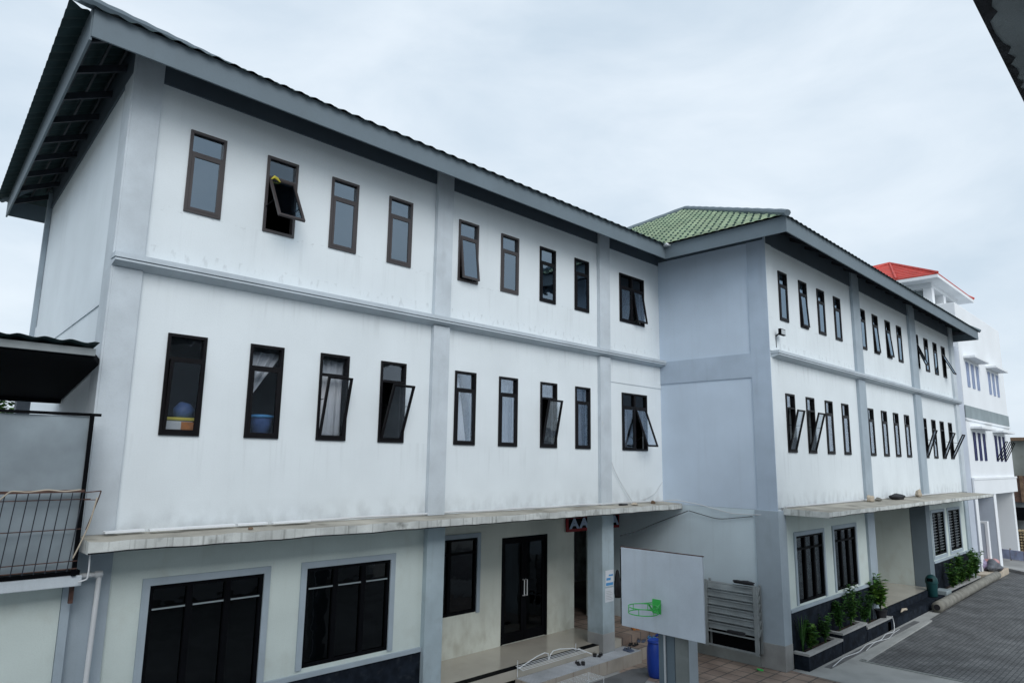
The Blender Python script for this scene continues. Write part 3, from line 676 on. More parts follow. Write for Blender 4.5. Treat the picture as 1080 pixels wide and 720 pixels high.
b.quad((15.05, P2-.02, 11.87), (XE, P2-.02, 11.87), (35.13, -4.5, 11.34), (14.05, -4.5, 11.34))
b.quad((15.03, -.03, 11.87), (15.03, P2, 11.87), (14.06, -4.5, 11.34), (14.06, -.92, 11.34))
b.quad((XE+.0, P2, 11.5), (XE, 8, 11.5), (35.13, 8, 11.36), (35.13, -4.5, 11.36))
b.build('eave_shade_sheet', M['steel'], SB)  # dark sheets added under the open eaves in place of their shade

# ------------------------------------------------------------------ things on the school building
t = thing('floodlight', (15.5, P2, 8.7), 'small rectangular floodlight on the wing corner above the cornice', 'floodlight')
b = MB(); b.box(15.36, 15.66, P2-.22, P2-.14, 8.62, 8.80); b.build('housing', M['black'], t, t.location, bev=.01)
b = MB(); b.box(15.385, 15.635, P2-.225, P2-.221, 8.645, 8.775); b.build('lens', M['lampglass'], t, t.location)
b = MB(); b.bar((15.5, P2-.14, 8.7), (15.5, P2-.0, 8.62), .03); b.bar((15.5, P2-.01, 8.3), (15.5, P2-.01, 8.62), .012); b.build('bracket', M['black'], t, t.location)

def curtain(x0, x1, z0, z1, y, m, label, tie=None, seed=0):
    random.seed(seed); n = 40; rows = 14; mb = MB(); pts = []
    for j in range(rows+1):
        f_ = j/rows; z = z1+(z0-z1)*f_
        row = []
        for i in range(n+1):
            u = i/n
            if tie is None: xa, xb = x0, x1
            elif tie == 'left': xa = x0; xb = x0+(x1-x0)*max(.22, 1-1.25*f_ if f_ < .65 else .22)
            else: xa = x0+(x1-x0)*.25*(1-f_); xb = x0+(x1-x0)*(.45+.45*f_)
            row.append((xa+(xb-xa)*u, y+.03*math.sin(u*22+seed)+.012*math.sin(u*51+f_*2), z))
        pts.append(row)
    for j in range(rows):
        for i in range(n): mb.quad(pts[j][i], pts[j+1][i], pts[j+1][i+1], pts[j][i+1])
    o = mb.build('curtain', m, org=((x0+x1)/2, y, z0), smooth=True)
    md = o.modifiers.new('thick', 'SOLIDIFY'); md.thickness = .004
    tag(o, label, 'curtain', 'curtains in the second floor windows')
vz0, vz1 = 5.6, 6.98
curtain(VF[1][0]-.02, VF[1][1]+.1, vz0, vz1, .28, M['curtain'], 'grey curtain gathered to the left in the window holding the blue bucket', 'left', 1)
curtain(VF[2][0]+.12, VF[2][1]+.02, 5.5, vz1, .26, M['curtain'], 'pale curtain hanging straight in the window with the slightly tilted sash', None, 2)
curtain(VF[3][0]-.05, VF[3][0]+.22, 5.5, vz1, .26, M['sheer'], 'dark sheer curtain in the window left of the first pilaster with the widest tilted sash', None, 3)
curtain(VF[4][0]+.02, VF[4][1]+.05, 5.5, vz1, .26, M['curtain'], 'bright white curtain flaring downward in the first window right of the left pilaster', 'r', 4)
curtain(VF[5][0], VF[5][1], 5.5, vz1, .26, M['sheer'], 'grey sheer curtain filling the second window right of the left pilaster', None, 5)
curtain(VF[7][0], VF[7][1], 5.5, vz1, .26, M['sheer'], 'grey sheer curtain in the window just left of the second pilaster', None, 6)
curtain(VF[8][0], VF[8][0]+.6, 5.5, vz1, .26, M['sheer'], 'grey sheer curtain behind the left half of the double window', None, 7)
for i, q in enumerate((0, 1)):
    o = MB(); x = BF[q][0]+.3; o.lathe([(.001, 0), (.12, 0), (.13, .25), (.12, .27), (.001, .27)], (x, P2+.3, 5.6), 16)
    tag(o.build('basin', M['paper'], org=(x, P2+.3, 5.6)), ('pale tub on the sill of the first wing window behind its tilted sash', 'pale tub on the sill of the second wing window behind its tilted sash')[i], 'tub')
def ledge_inside(a, c, y0, y1, z): b_ = MB(); b_.box(a-.1, c+.15, y0, y1, z-.06, z); b_.build('shelf', M['room'], SB)
ledge_inside(VF[0][0], VF[0][1], .17, .7, 5.52); ledge_inside(VF[1][0], VF[1][1], .17, .7, 5.52); ledge_inside(VF[6][0], VF[6][1], .17, .7, 5.50)
ledge_inside(BF[0][0], BF[0][1], P2+.17, P2+.6, 5.60); ledge_inside(BF[1][0], BF[1][1], P2+.17, P2+.6, 5.60)
t = thing('storage_tub', (1.25, .35, 5.52), 'white and orange plastic tub with a yellow lid behind the leftmost lower window', 'tub')
b = MB(); b.box(1.02, 1.5, .22, .5, 5.52, 5.70); b.build('body', M['bwhite'], t, t.location, bev=.03)
b = MB(); b.box(1.0, 1.52, .2, .52, 5.70, 5.75); b.build('lid', M['yellow'], t, t.location, bev=.01)
b = MB(); b.box(1.3, 1.502, .214, .4, 5.54, 5.68); b.build('panel', M['orange'], t, t.location)
b = MB(); b.tube([(1.45, .5, 5.75), (1.42, .5, 5.85), (1.38, .5, 5.95), (1.36, .5, 6.02)], [.12, .17, .14, .02], 12)
tag(b.build('cloth_bundle', M['bluepale'], org=(1.45, .5, 5.75), smooth=True), 'dark blue cloth bundle resting behind the white and orange tub', 'cloth')
t = thing('bucket', (2.72, .36, 5.52), 'blue translucent bucket with a light blue lid on the sill of the second lower window', 'bucket')
b = MB(); b.lathe([(.001, 0), (.16, 0), (.20, .30), (.20, .31)], (2.72, .4, 5.52), 24); b.build('body', M['bluepale'], t, t.location, smooth=True)
b = MB(); b.lathe([(.205, .30), (.225, .30), (.225, .345), (.12, .36), (.001, .36)], (2.72, .4, 5.52), 24); b.build('lid', M['bluelid'], t, t.location, smooth=True)
b = MB(); b.tube([(9.86, .3, 5.50), (9.86, .3, 5.62), (9.88, .3, 5.75), (9.86, .3, 5.82)], [.07, .10, .07, .03], 10); b.tube([(9.95, .3, 5.5), (9.96, .3, 5.6), (9.95, .3, 5.68)], [.05, .07, .02], 8)
tag(b.build('soft_toy', M['red'], org=(9.86, .3, 5.5), smooth=True), 'small red soft bundle on the sill of the open window between the pilasters', 'toy')
b = MB(); b.tube([(2.36, -.05, 10.12), (2.41, -.07, 10.17), (2.47, -.05, 10.16), (2.54, -.05, 10.11)], [.006, .028, .028, .006], 6)
tag(b.build('yellow_cloth', M['yellow'], org=(2.2, -.05, 10.12)), 'scrap of yellow cloth caught above the wide open top floor window', 'cloth')

# cables
def cable(pts, m, r, label, name='cable'):
    # smooth sag through the points
    out = []
    for a, c in zip(pts, pts[1:]):
        for i in range(8): out.append(Vector(a).lerp(Vector(c), i/8))
    out.append(Vector(pts[-1]))
    for _ in range(3):
        out = [out[0]]+[(out[i-1]+out[i]*2+out[i+1])/4 for i in range(1, len(out)-1)]+[out[-1]]
    b_ = MB(); b_.tube(out, r, 6); o_ = b_.build(name, m, org=tuple(pts[0]), smooth=True); return tag(o_, label, 'cable')
cable([(12.0, -.12, 6.2), (12.25, -.05, 5.6), (12.6, -.05, 4.9), (13.0, -.05, 4.45), (13.4, -.08, 4.02)], M['pvc'], .008, 'thin pale cable drooping down the wall right of the second pilaster')
cable([(14.95, -.05, 4.55), (14.6, -.05, 4.25), (14.1, -.05, 4.1), (13.5, -.1, 4.01)], M['pvc'], .008, 'thin pale cable curving from the inner corner down to the canopy')
cable([(14.0, -.5, 4.05), (14.7, -.6, 4.08), (15.0, -1.2, 3.98), (15.0, -2.2, 3.78), (14.99, -3.1, 3.80), (15.4, P2-.1, 3.98)], M['pvc'], .011, 'white cable slung from the canopy end along the blue grey side wall')
cable([(12.5, -.3, 3.2), (13.4, -.2, 3.25), (14.3, -.3, 3.45), (14.95, -.9, 3.78)], M['wire'], .012, 'dark cable sagging under the canopy to its right end')
cable([(14.98, -.9, 3.78), (15.0, -1.8, 3.60), (14.99, -2.8, 3.75)], M['wire'], .010, 'dark cable sagging across the shaded side wall above the backboard')

# debris on the canopies
def rock(name, c, s, m, label, cat, seed):
    random.seed(seed); bm = bmesh.new(); bmesh.ops.create_icosphere(bm, subdivisions=3, radius=1)
    ph = [random.uniform(0, 6) for _ in range(6)]
    for v in bm.verts:
        k_ = 1+.14*math.sin(v.co.x*4+ph[0])+.12*math.sin(v.co.y*5+ph[1])+.10*math.sin(v.co.z*6+ph[2])+.06*math.sin(v.co.x*11+v.co.y*9+ph[3])
        v.co *= k_; v.co.x *= s[0]; v.co.y *= s[1]; v.co.z *= s[2]; v.co.z = max(v.co.z, -s[2]*.6)+s[2]*.6
    me = bpy.data.meshes.new(name); bm.to_mesh(me); bm.free(); me.materials.append(m)
    for p in me.polygons: p.use_smooth = True
    o_ = bpy.data.objects.new(name, me); COL.objects.link(o_); o_.location = c; return tag(o_, label, cat)
rock('cloth_heap', (21.2, P2-.3, 3.99), (.16, .10, .12), M['tan'], 'pale crumpled bundle lying on the far canopy beside the first wing pilaster', 'bundle', 1)
rock('black_bag', (23.7, P2-.35, 3.99), (.42, .18, .12), M['rubber'], 'black plastic bag slumped on the middle of the far canopy', 'bag', 2)
rock('bundle_end', (21.95, P2-.3, 3.99), (.26, .08, .06), M['pipec'], 'flat tan rag trailing beside the pale bundle on the far canopy', 'rag', 8)
rock('stone_lump', (26.5, P2-.3, 3.99), (.17, .10, .15), M['tan'], 'tan lump standing on the far canopy by the second wing pilaster', 'stone', 3)
rock('leaf_litter', (13.1, -.35, 3.98), (.16, .07, .03), M['tan'], 'brown dried litter on the right end of the near canopy', 'litter', 4)
rock('black_scrap', (12.65, -.3, 3.98), (.18, .05, .03), M['rubber'], 'small black scrap on the near canopy below the thin cable', 'scrap', 5)
rock('brick_scrap', (2.3, -.45, 3.975), (.035, .03, .022), M['wood'], 'tiny reddish brick scrap on the left part of the near canopy', 'scrap', 6)
rock('red_scrap', (14.0, -.35, 3.98), (.09, .06, .05), M['wood'], 'reddish brown scrap on the near canopy near its right end', 'scrap', 7)

# hanging sign above the corridor
t = thing('hanging_sign', (13.6, 1.5, 3.14), 'red framed sign with pale blue lettering above the dark corridor behind the porch pillar', 'sign')
b = MB(); b.box(12.45, 14.9, 1.50, 1.56, 3.14, 3.52); b.build('board', M['red'], t, t.location)
b = MB(); b.box(12.5, 14.85, 1.494, 1.499, 3.22, 3.50); b.build('face', M['black'], t, t.location)
for txt, xc in (('A', -.86), ('A', -.42), ('I', -.10), ('A', 1.05)):
    cu = bpy.data.curves.new('lettering', 'FONT'); cu.body = txt; cu.size = .37; cu.extrude = .004; cu.offset = .016; cu.align_x = 'CENTER'
    fo = bpy.data.objects.new('lettering', cu); COL.objects.link(fo)
    dg = bpy.context.evaluated_depsgraph_get(); me = bpy.data.meshes.new_from_object(fo.evaluated_get(dg)); bpy.data.objects.remove(fo)
    me.materials.clear(); me.materials.append(M['signface']); lo_ = bpy.data.objects.new('letter', me); COL.objects.link(lo_); lo_.parent = t
    lo_.location = (xc, -.014, .10); lo_.rotation_euler = (R(90), 0, 0); lo_.scale = (1.5 if txt == 'A' else 1.1, 1, 1)
for xx in (12.7, 14.6):
    b = MB(); b.bar((xx, 1.53, 3.5), (xx, 1.53, 3.79), .02); b.build('hanger', M['wire'], t, t.location)

# notices on the pillar
t = thing('paper_notice', (12.25, -.135, 1.93), 'upper paper notice with blue print taped to the porch pillar', 'notice', 'notices on the porch pillar')
b = MB(); b.box(12.06, 12.40, -.136, -.133, 1.93, 2.33); b.build('sheet', M['paper'], t, t.location)
b = MB(); b.box(12.08, 12.38, -.1385, -.1365, 1.95, 2.02); b.box(12.10, 12.28, -.1385, -.1365, 2.08, 2.14); b.box(12.2, 12.38, -.1385, -.1365, 2.18, 2.22); b.build('print', M['paperblue'], t, t.location)
t = thing('paper_notice', (12.25, -.135, 1.55), 'lower plain white paper notice taped to the porch pillar', 'notice', 'notices on the porch pillar')
b = MB(); b.box(12.04, 12.40, -.136, -.133, 1.54, 1.89); b.build('sheet', M['paper'], t, t.location)
b = MB()
for k_ in range(6): b.box(12.08, 12.36-.04*(k_ % 3), -.138, -.1365, 1.60+k_*.04, 1.607+k_*.04)
b.build('print', M['rackm'], t, t.location)

# ------------------------------------------------------------------ yard things
BX = 6.73
t = thing('basketball_hoop', (BX+.3, -5.4, 0), 'white rectangular basketball backboard with bright green rim on grey posts', 'basketball hoop')
og = tuple(t.location)
b = MB(); b.box(BX, BX+.03, -6.04, -4.55, 2.54, 3.76); b.build('backboard', M['board'], t, og, bev=.006)
b = MB(); b.box(BX+.001, BX+.034, -6.05, -4.54, 3.76, 3.772); b.bar((BX+.05, -6.0, 3.7), (BX+.05, -4.6, 3.7), .04); b.bar((BX+.05, -6.0, 2.6), (BX+.05, -4.6, 2.6), .04)
b.bar((BX+.05, -5.9, 2.6), (BX+.05, -5.9, 3.7), .04); b.bar((BX+.05, -4.7, 2.6), (BX+.05, -4.7, 3.7), .04); b.build('board_frame', M['rust'], t, og)
ry = -5.22; rz = 2.98
b = MB(); cx = BX-.36; rr_ = .225
for dz in (0, -.09): b.tube([(cx+rr_*math.cos(a_), ry+rr_*math.sin(a_), rz+dz) for a_ in [i*2*math.pi/28 for i in range(29)]], .0075, 6)
for i in range(6):
    a_ = i*math.pi/3+.3; b.bar((cx+rr_*math.cos(a_), ry+rr_*math.sin(a_), rz), (cx+rr_*math.cos(a_), ry+rr_*math.sin(a_), rz-.09), .008)
b.build('rim', M['green'], t, og)
b = MB(); b.box(BX-.012, BX-.001, ry-.08, ry+.07, rz-.15, rz+.06); b.bar((BX-.01, ry+.08, rz), (cx+rr_*.75, ry+.15, rz), .012, .014); b.bar((BX-.01, ry-.08, rz), (cx+rr_*.75, ry-.15, rz), .012, .014)
b.bar((BX-.01, ry+.06, rz-.13), (cx+rr_, ry+.05, rz-.01), .018); b.bar((BX-.01, ry-.06, rz-.13), (cx+rr_, ry-.05, rz-.01), .018); b.build('bracket', M['green'], t, og)
b = MB(); b.box(6.86, 7.10, -5.44, -5.15, 0, 3.2); b.build('post', M['fascia'], t, og, bev=.01)
b = MB(); b.box(6.86, 7.12, -5.68, -5.445, 0, 3.2); b.build('post', M['cementdark'], t, og, bev=.01)
b = MB(); b.box(6.87, 7.12, -5.684, -5.681, 0, 2.7); b.build('lit_front_face', M['pale'], t, og)  # pale sheet paints the lit front side of the post
b = MB(); b.tube([(6.84, -5.28, 0), (6.84, -5.28, 2.8)], .018); b.build('pipe', M['pvc'], t, og)
b = MB(); b.box(6.765, 6.86, -5.6, -5.2, 2.7, 2.8); b.box(6.765, 6.86, -5.6, -5.2, 3.1, 3.18); b.build('mounting', M['steel'], t, og)

t = thing('plastic_barrel', (12.3, -1.5, 0), 'tall blue plastic barrel standing on the yard tiles behind the hoop post', 'barrel')
og = tuple(t.location)
b = MB(); b.lathe([(.001, 0), (.19, 0), (.205, .03), (.235, .18), (.245, .4), (.24, .62), (.22, .74), (.20, .80)], og, 28); b.build('body', M['bluep'], t, og, smooth=True)
b = MB(); b.lathe([(.20, .795), (.225, .80), (.225, .83), (.20, .845), (.19, .82), (.001, .82)], og, 28); b.build('rim', M['bluep'], t, og, smooth=True)

# louvred metal rack on the side wall
t = thing('slatted_rack', (14.85, -1.5, .33), 'grey metal rack of slanted shelves standing along the side wall behind the backboard', 'rack')
og = tuple(t.location)
for yy in (-2.93, -1.5, -.1):
    b = MB(); b.box(14.66, 14.72, yy-.05, yy+.05, .33, 2.02); b.box(14.93, 14.965, yy-.03, yy+.03, .33, 2.02); b.build('post', M['rackm'], t, og)
for k_ in range(6):
    zz = .86+k_*.205
    b = MB(); b.bar((14.80, -2.98, zz), (14.80, -.06, zz), .205, .012, up=(-1, 0, .75)); b.bar((14.70, -3.0, zz+.075), (14.70, -.06, zz+.075), .018, .022); b.build('shelf', M['rackm'], t, og)
b = MB(); b.box(14.68, 14.72, -2.98, -.06, .35, .39); b.box(14.68, 14.72, -2.98, -.06, .70, .73); b.build('rail', M['rackm'], t, og)
b = MB(); b.box(14.94, 14.96, -2.9, -.1, .33, .75); b.build('shade_panel', M['black'], t, og)  # black sheet stands in for the shade of the open bottom bay
rock('dried_leaves', (14.78, -2.62, 2.02), (.1, .28, .06), M['rubber'], 'dark clump of dried leaves on top of the slatted rack', 'leaves', 11)
rock('dark_rag', (14.76, -2.35, .74), (.1, .26, .05), M['rubber'], 'dark rag lying on a lower shelf at the right of the slatted rack', 'rag', 12)

# wire racks on the porch step
t = thing('wire_rack', (9.6, -.1, .3), 'white wire rack with two arched ends leaning on the black porch edge', 'rack')
og = tuple(t.location)
b = MB()
b.tube([(8.98, -.02, .50), (9.3, 0, .57), (9.65, .02, .64), (9.9, .02, .67), (10.0, .0, .64), (10.02, 0, .5)], .013, 6); b.tube([(10.03, 0, .5), (10.08, 0, .60), (10.2, .02, .66), (10.45, .02, .66), (10.9, 0, .60), (11.2, -.05, .52), (11.4, -.2, .42)], .013, 6)
b.build('arch', M['whitepaint'], t, og)
b = MB()
for k_ in range(5): b.bar((8.98, .05-.05*k_, .535-.012*k_), (11.2, .05-.05*k_, .535-.012*k_), .010)
b.bar((8.98, .06, .54), (8.98, -.17, .485), .014); b.bar((11.2, .06, .54), (11.2, -.17, .485), .014); b.bar((8.95, -.02, .33), (8.95, -.02, .68), .014)
b.bar((11.05, .03, .50), (11.05, .03, .68), .012)
b.build('rails', M['whitepaint'], t, og)
t = thing('wire_grid', (10.0, -.9, 0), 'flat white wire grid rack standing in front of the striped step', 'rack')
og = tuple(t.location)
b = MB(); 
for k_ in range(9): b.bar((9.1, -1.18+.055*k_, .26), (10.6, -1.18+.055*k_, .26), .008)
for k_ in range(7): b.bar((9.1+.25*k_, -1.18, .265), (9.1+.25*k_, -.74, .265), .010)
b.build('grid', M['whitepaint'], t, og)
for xx in (9.1, 10.6):
    for yy in (-1.18, -.74): b = MB(); b.bar((xx, yy, 0), (xx, yy, .27), .014); b.build('leg', M['whitepaint'], t, og)

rock('hanging_jacket', (14.12, 1.0, 1.25), (.16, .12, .42), M['rubber'], 'black jacket hanging behind the porch pillar left of the backboard', 'jacket', 41)
b = MB(); b.box(14.3, 14.36, .98, 1.04, .5, 2.6); tag(b.build('coat_stand', M['black'], org=(14.3, 1, .5)), 'thin dark upright post between the porch pillar and the backboard', 'post')
# shoes
def shoe_pair(x, y, z, a, m, label, gap=.13):
    for s_ in (0, 1):
        bm_ = MB(); ca, sa_ = math.cos(a+.25*s_), math.sin(a+.25*s_); ox, oy = x-sa_*gap*s_, y+ca*gap*s_
        prof = [(-.13, .035), (-.08, .045), (0, .038), (.07, .05), (.12, .04), (.14, .015)]
        bot = [(ox+ca*p-sa_*w_, oy+sa_*p+ca*w_) for p, w_ in prof]+[(ox+ca*p+sa_*w_, oy+sa_*p-ca*w_) for p, w_ in prof[::-1]]
        bm_.prism(bot[::-1], z+.001, z+.025)
        pts = [(ox+ca*.03-sa_*.046*math.cos(t_), oy+sa_*.03+ca*.046*math.cos(t_), z+.02+.06*math.sin(t_)) for t_ in [i*math.pi/6 for i in range(7)]]
        pts2 = [(p[0]+ca*.06, p[1]+sa_*.06, p[2]-.008) for p in pts]
        for i in range(6): bm_.quad(pts[i], pts[i+1], pts2[i+1], pts2[i])
        tag(bm_.build('sandal', M[m], org=(ox, oy, z)), ('left ' if s_ else 'right ')+label, 'sandal', 'footwear left on the porch steps')
shoe_pair(10.9, -.33, .31, .7, 'rubber', 'black sandal of the pair nearest the wire rack on the striped mat')
shoe_pair(11.75, -.18, .31, .4, 'rubber', 'black sandal of the pair by the foot of the notice pillar')
shoe_pair(12.75, -.40, .31, 1.2, 'greyrubber', 'grey blue sandal just right of the pillar foot on the tiled step')
shoe_pair(13.25, -.2, .31, .2, 'rubber', 'black sandal on the tiled step below the left edge of the backboard')
shoe_pair(13.75, -.12, .31, .4, 'greyrubber', 'dark blue sandal in the middle of the tiled step')
shoe_pair(14.25, -.15, .31, .9, 'bluelid', 'light blue sandal on right half of the tiled step')
shoe_pair(14.65, -.12, .31, .1, 'bluep', 'bright blue sandal on the tiled step behind the barrel')
shoe_pair(14.1, .3, .505, .6, 'orange', 'orange sandal on the upper tiled floor')
# green hose scrap near the post
b = MB(); b.tube([(14.6+.09*math.cos(a_*.8), -3.05+.12*math.sin(a_), .02+.01*a_) for a_ in [i*.5 for i in range(9)]], .016, 6)
tag(b.build('hose_scrap', M['green'], org=(14.6, -3.05, 0)), 'short bright green piece of hose curled on the brown yard tiles', 'hose')

# planters -----------------------------------------------------------
def planter(x0, x1, zt, label, yf=-3.88, yb=P2-.04):
    t_ = thing('planter', ((x0+x1)/2, (yf+yb)/2, 0), label, 'planter', 'tiled planters in front of the wing'); o_ = tuple(t_.location)
    b_ = MB(); b_.box(x0, x1, yf, yf+.1, 0, zt-.06); b_.box(x0, x0+.1, yf+.1, yb, 0, zt-.06); b_.box(x1-.1, x1, yf+.1, yb, 0, zt-.06); b_.build('box', M['basetile'], t_, o_)
    b_ = MB(); b_.box(x0-.02, x1+.02, yf-.03, yf+.13, zt-.058, zt); b_.box(x0-.02, x0+.12, yf+.13, yb, zt-.058, zt); b_.box(x1-.12, x1+.02, yf+.13, yb, zt-.058, zt); b_.build('rim', M['concrete'], t_, o_)
    b_ = MB(); b_.box(x0+.1, x1-.1, yf+.1, yb, 0, zt-.09); b_.build('soil', M['soil'], t_, o_)
planter(15.5, 17.75, .42, 'lowest dark tiled planter at the corner column with a pale concrete rim')
planter(17.8, 19.7, .56, 'highest dark tiled planter, the middle one below the first two barred windows')
planter(19.75, 21.9, .42, 'dark tiled planter nearest the recessed entrance, under the pot plant')
planter(29.0, 31.2, .40, 'low concrete rimmed planter right of the trash bin', -3.9)
planter(31.3, 34.2, .36, 'farthest low planter below the louvred windows', -3.86)

def leafy(name, c, h, r, n, mats, label, group, seed, leaf=.16, wide=.05, stems=5, up=.5, pot=None):
    random.seed(seed)
    t_ = thing(name, c, label, 'plant', group); o_ = tuple(c); z0 = c[2]
    n = int(n*1.5); h *= 1.12; st = MB(); lf = MB(); tops = []
    for s_ in range(stems):
        a_ = random.uniform(0, 6.28); d = r*random.uniform(.2, .8); hh = h*random.uniform(.6, 1)
        pts = [(c[0]+math.cos(a_)*d*f_**1.4, c[1]+math.sin(a_)*d*f_**1.4, z0+hh*f_) for f_ in (0, .3, .6, 1)]
        st.tube(pts, [.012, .010, .007, .004], 5); tops.append(pts)
    for i in range(n):
        pts = random.choice(tops); f_ = random.uniform(.15, 1)**.7; k_ = min(2, int(f_*3)); g_ = f_*3-k_
        p = Vector(pts[k_]).lerp(Vector(pts[k_+1]), min(1, g_))
        a_ = random.uniform(0, 6.28); el = random.uniform(-.2, 1.0)*up+ .25*f_
        d = Vector((math.cos(a_)*math.cos(el), math.sin(a_)*math.cos(el), math.sin(el))); L_ = leaf*random.uniform(.6, 1.15)
        sd_ = d.cross(Vector((0, 0, 1))).normalized()*wide*random.uniform(.7, 1.2); nrm = sd_.cross(d).normalized()
        lf.cur = random.choice((0, 0, 1, 1, 2))
        q1 = p+d*L_*.45+nrm*.012; q2 = p+d*L_-Vector((0, 0, L_*.22))
        lf.quad(p, q1+sd_, q2, q1-sd_)
    st.build('stem', M['leafm'], t_, o_); lf.build('foliage', mats, t_, o_)
    return t_
LM = [M['leafd'], M['leafm'], M['leafl']]; LD = [M['leafd'], M['leafm'], M['leafm']]; LG = [M['leafm'], M['leafm'], M['leafl']]
GP = 'plants in the tiled planters'
def blade(name, c, h, n, label, seed):
    random.seed(seed); t_ = thing(name, c, label, 'plant', GP); lf = MB()
    for i in range(n):
        a_ = random.uniform(0, 6.28); ln = random.uniform(.05, .3); hh = h*random.uniform(.6, 1); w_ = .022
        pr = None
        for k_ in range(6):
            f_ = k_/5; p = Vector((c[0]+math.cos(a_)*ln*f_**1.8, c[1]+math.sin(a_)*ln*.7*f_**1.8, c[2]+hh*f_)); s_ = Vector((-math.sin(a_), math.cos(a_), 0))*w_*(1-f_*.9)
            if pr: lf.cur = i % 3; lf.quad(pr[0], pr[1], p+s_, p-s_)
            pr = (p-s_, p+s_)
    lf.build('foliage', LD, t_, c)
leafy('leafy_shrub', (16.15, -3.68, .33), .70, .36, 260, LG, 'bushy light green shrub in the lowest planter beside the corner column', GP, 1)
blade('grassy_plant', (15.8, -3.62, .33), 1.0, 26, 'tall thin bladed plant behind the light shrub in the lowest planter', 2)
leafy('leafy_shrub', (17.2, -3.65, .33), .85, .34, 170, LD, 'dark loose plant at the right end of the lowest planter', GP, 3, leaf=.13)
leafy('leafy_shrub', (18.2, -3.68, .47), .95, .36, 260, LD, 'tall dark plant at the left of the highest planter', GP, 4, leaf=.14, wide=.035)
leafy('leafy_shrub', (19.1, -3.66, .47), 1.05, .42, 320, LM, 'dense upright plant at the right of the highest planter', GP, 5, leaf=.15, wide=.03)
leafy('leafy_shrub', (20.2, -3.66, .33), 1.0, .42, 280, LD, 'dark fine leaved shrub in the planter nearest the entrance', GP, 6, leaf=.13, wide=.03)
blade('grassy_plant', (20.8, -3.62, .33), .8, 22, 'low bladed plant against the grey pillar in the planter nearest the entrance', 7)
t_ = leafy('potted_plant', (21.55, -3.72, .62), .95, .5, 170, [M['leafm'], M['leafl'], M['leafl']], 'broad leaved light green pot plant standing by the entrance pillar', None, 8, leaf=.26, wide=.075, stems=9)
b = MB(); b.lathe([(.001, -.29), (.13, -.29), (.17, 0), (.19, 0), (.19, .03), (.15, .02), (.001, .0)], (21.55, -3.72, .62), 18); b.build('pot', M['rubber'], t_, (21.55, -3.72, .62))
for i, (x, h, r_, n, lab) in enumerate([(29.7, .9, .5, 260, 'dark round shrub right behind the trash bin'), (31.0, 1.1, .6, 330, 'large dark green shrub below the gap between the louvred windows'),
                                      (32.3, 1.25, .65, 360, 'tallest dense green shrub below the right louvred window'), (33.5, 1.15, .6, 330, 'brighter green shrub at the far end of the far planter')]):
    leafy('round_shrub', (x, -3.85, .28), h*1.0, r_*1.05, int(n*1.3), LG if i > 1 else LM, lab, 'shrubs in the far planters', 20+i, leaf=.17, wide=.05, stems=9)

# trash bin
t = thing('trash_bin', (27.55, -3.66, .28), 'dark green dome topped trash bin on the entrance step', 'bin'); og = (27.55, -3.66, .28); t.scale = (.66, .66, .78)
b = MB(); b.lathe([(.001, 0), (.22, 0), (.25, .05), (.30, .62), (.31, .66)], og, 20); b.build('body', M['binp'], t, og, smooth=True)
b = MB(); b.lathe([(.33, .64), (.33, .72), (.30, .86), (.20, .98), (.08, 1.03), (.001, 1.04)], og, 20); b.build('lid', M['binp'], t, og, smooth=True)
b = MB(); b.box(og[0]-.34, og[0]-.24, og[1]-.14, og[1]+.14, og[2]+.74, og[2]+.88); b.build('flap', M['black'], t, og)
b = MB(); b.box(28.3, 29.0, -3.95, -3.52, .0, .42)
tag(b.build('plastic_crate', M['bandgrey'], org=(28.6, -3.7, 0), bev=.02), 'low grey blue crate squeezed between the trash bin and the far planter', 'crate')
# concrete pipe
t = thing('concrete_pipe', (32, -4.12, 0), 'long weathered round concrete pole lying along the road edge past the entrance', 'pole'); og = tuple(t.location)
b = MB(); b.tube([(26.0+i*.53, -4.17+.006*i, .19) for i in range(21)], [.185-.001*i for i in range(21)], 18); b.build('shaft', M['pipec'], t, og, smooth=True)
b = MB(); b.tube([(25.96, -4.17, .19), (25.999, -4.17, .19)], .10, 18); b.build('core', M['rubber'], t, og)
b = MB(); b.box(28.9, 35.5, -4.05, -3.93, 0, .16); tag(b.build('kerb_slab', M['concrete'], org=(32, -4, 0)), 'long low concrete slab between the fallen pole and the far planters', 'slab')
# hose along the planters
cable([(16.3, -4.15, .03), (17.4, -4.02, .03), (18.3, -4.12, .03), (19.3, -3.98, .03), (20.2, -4.1, .03), (21.0, -3.98, .05), (21.6, -4.05, .03), (22.05, -3.92, .2), (21.98, -3.9, .42)], M['pvc'], .013, 'white hose snaking along the drain before the planters', 'hose')
cable([(18.6, -4.2, .03), (19.8, -4.05, .03), (20.6, -4.2, .03), (21.4, -4.08, .03), (22.1, -4.05, .03)], M['pvc'], .010, 'second thinner white hose crossing the drain near the entrance step', 'hose')
b = MB(); b.tube([(23.5, -3.72, .30), (23.75, -3.70, .34), (24.0, -3.74, .33), (24.2, -3.72, .29)], [.015, .045, .04, .01], 8)
tag(b.build('brown_leaf', M['tan'], org=(23.8, -3.7, .28)), 'orange brown dry leaf on the dark entrance step', 'leaf')

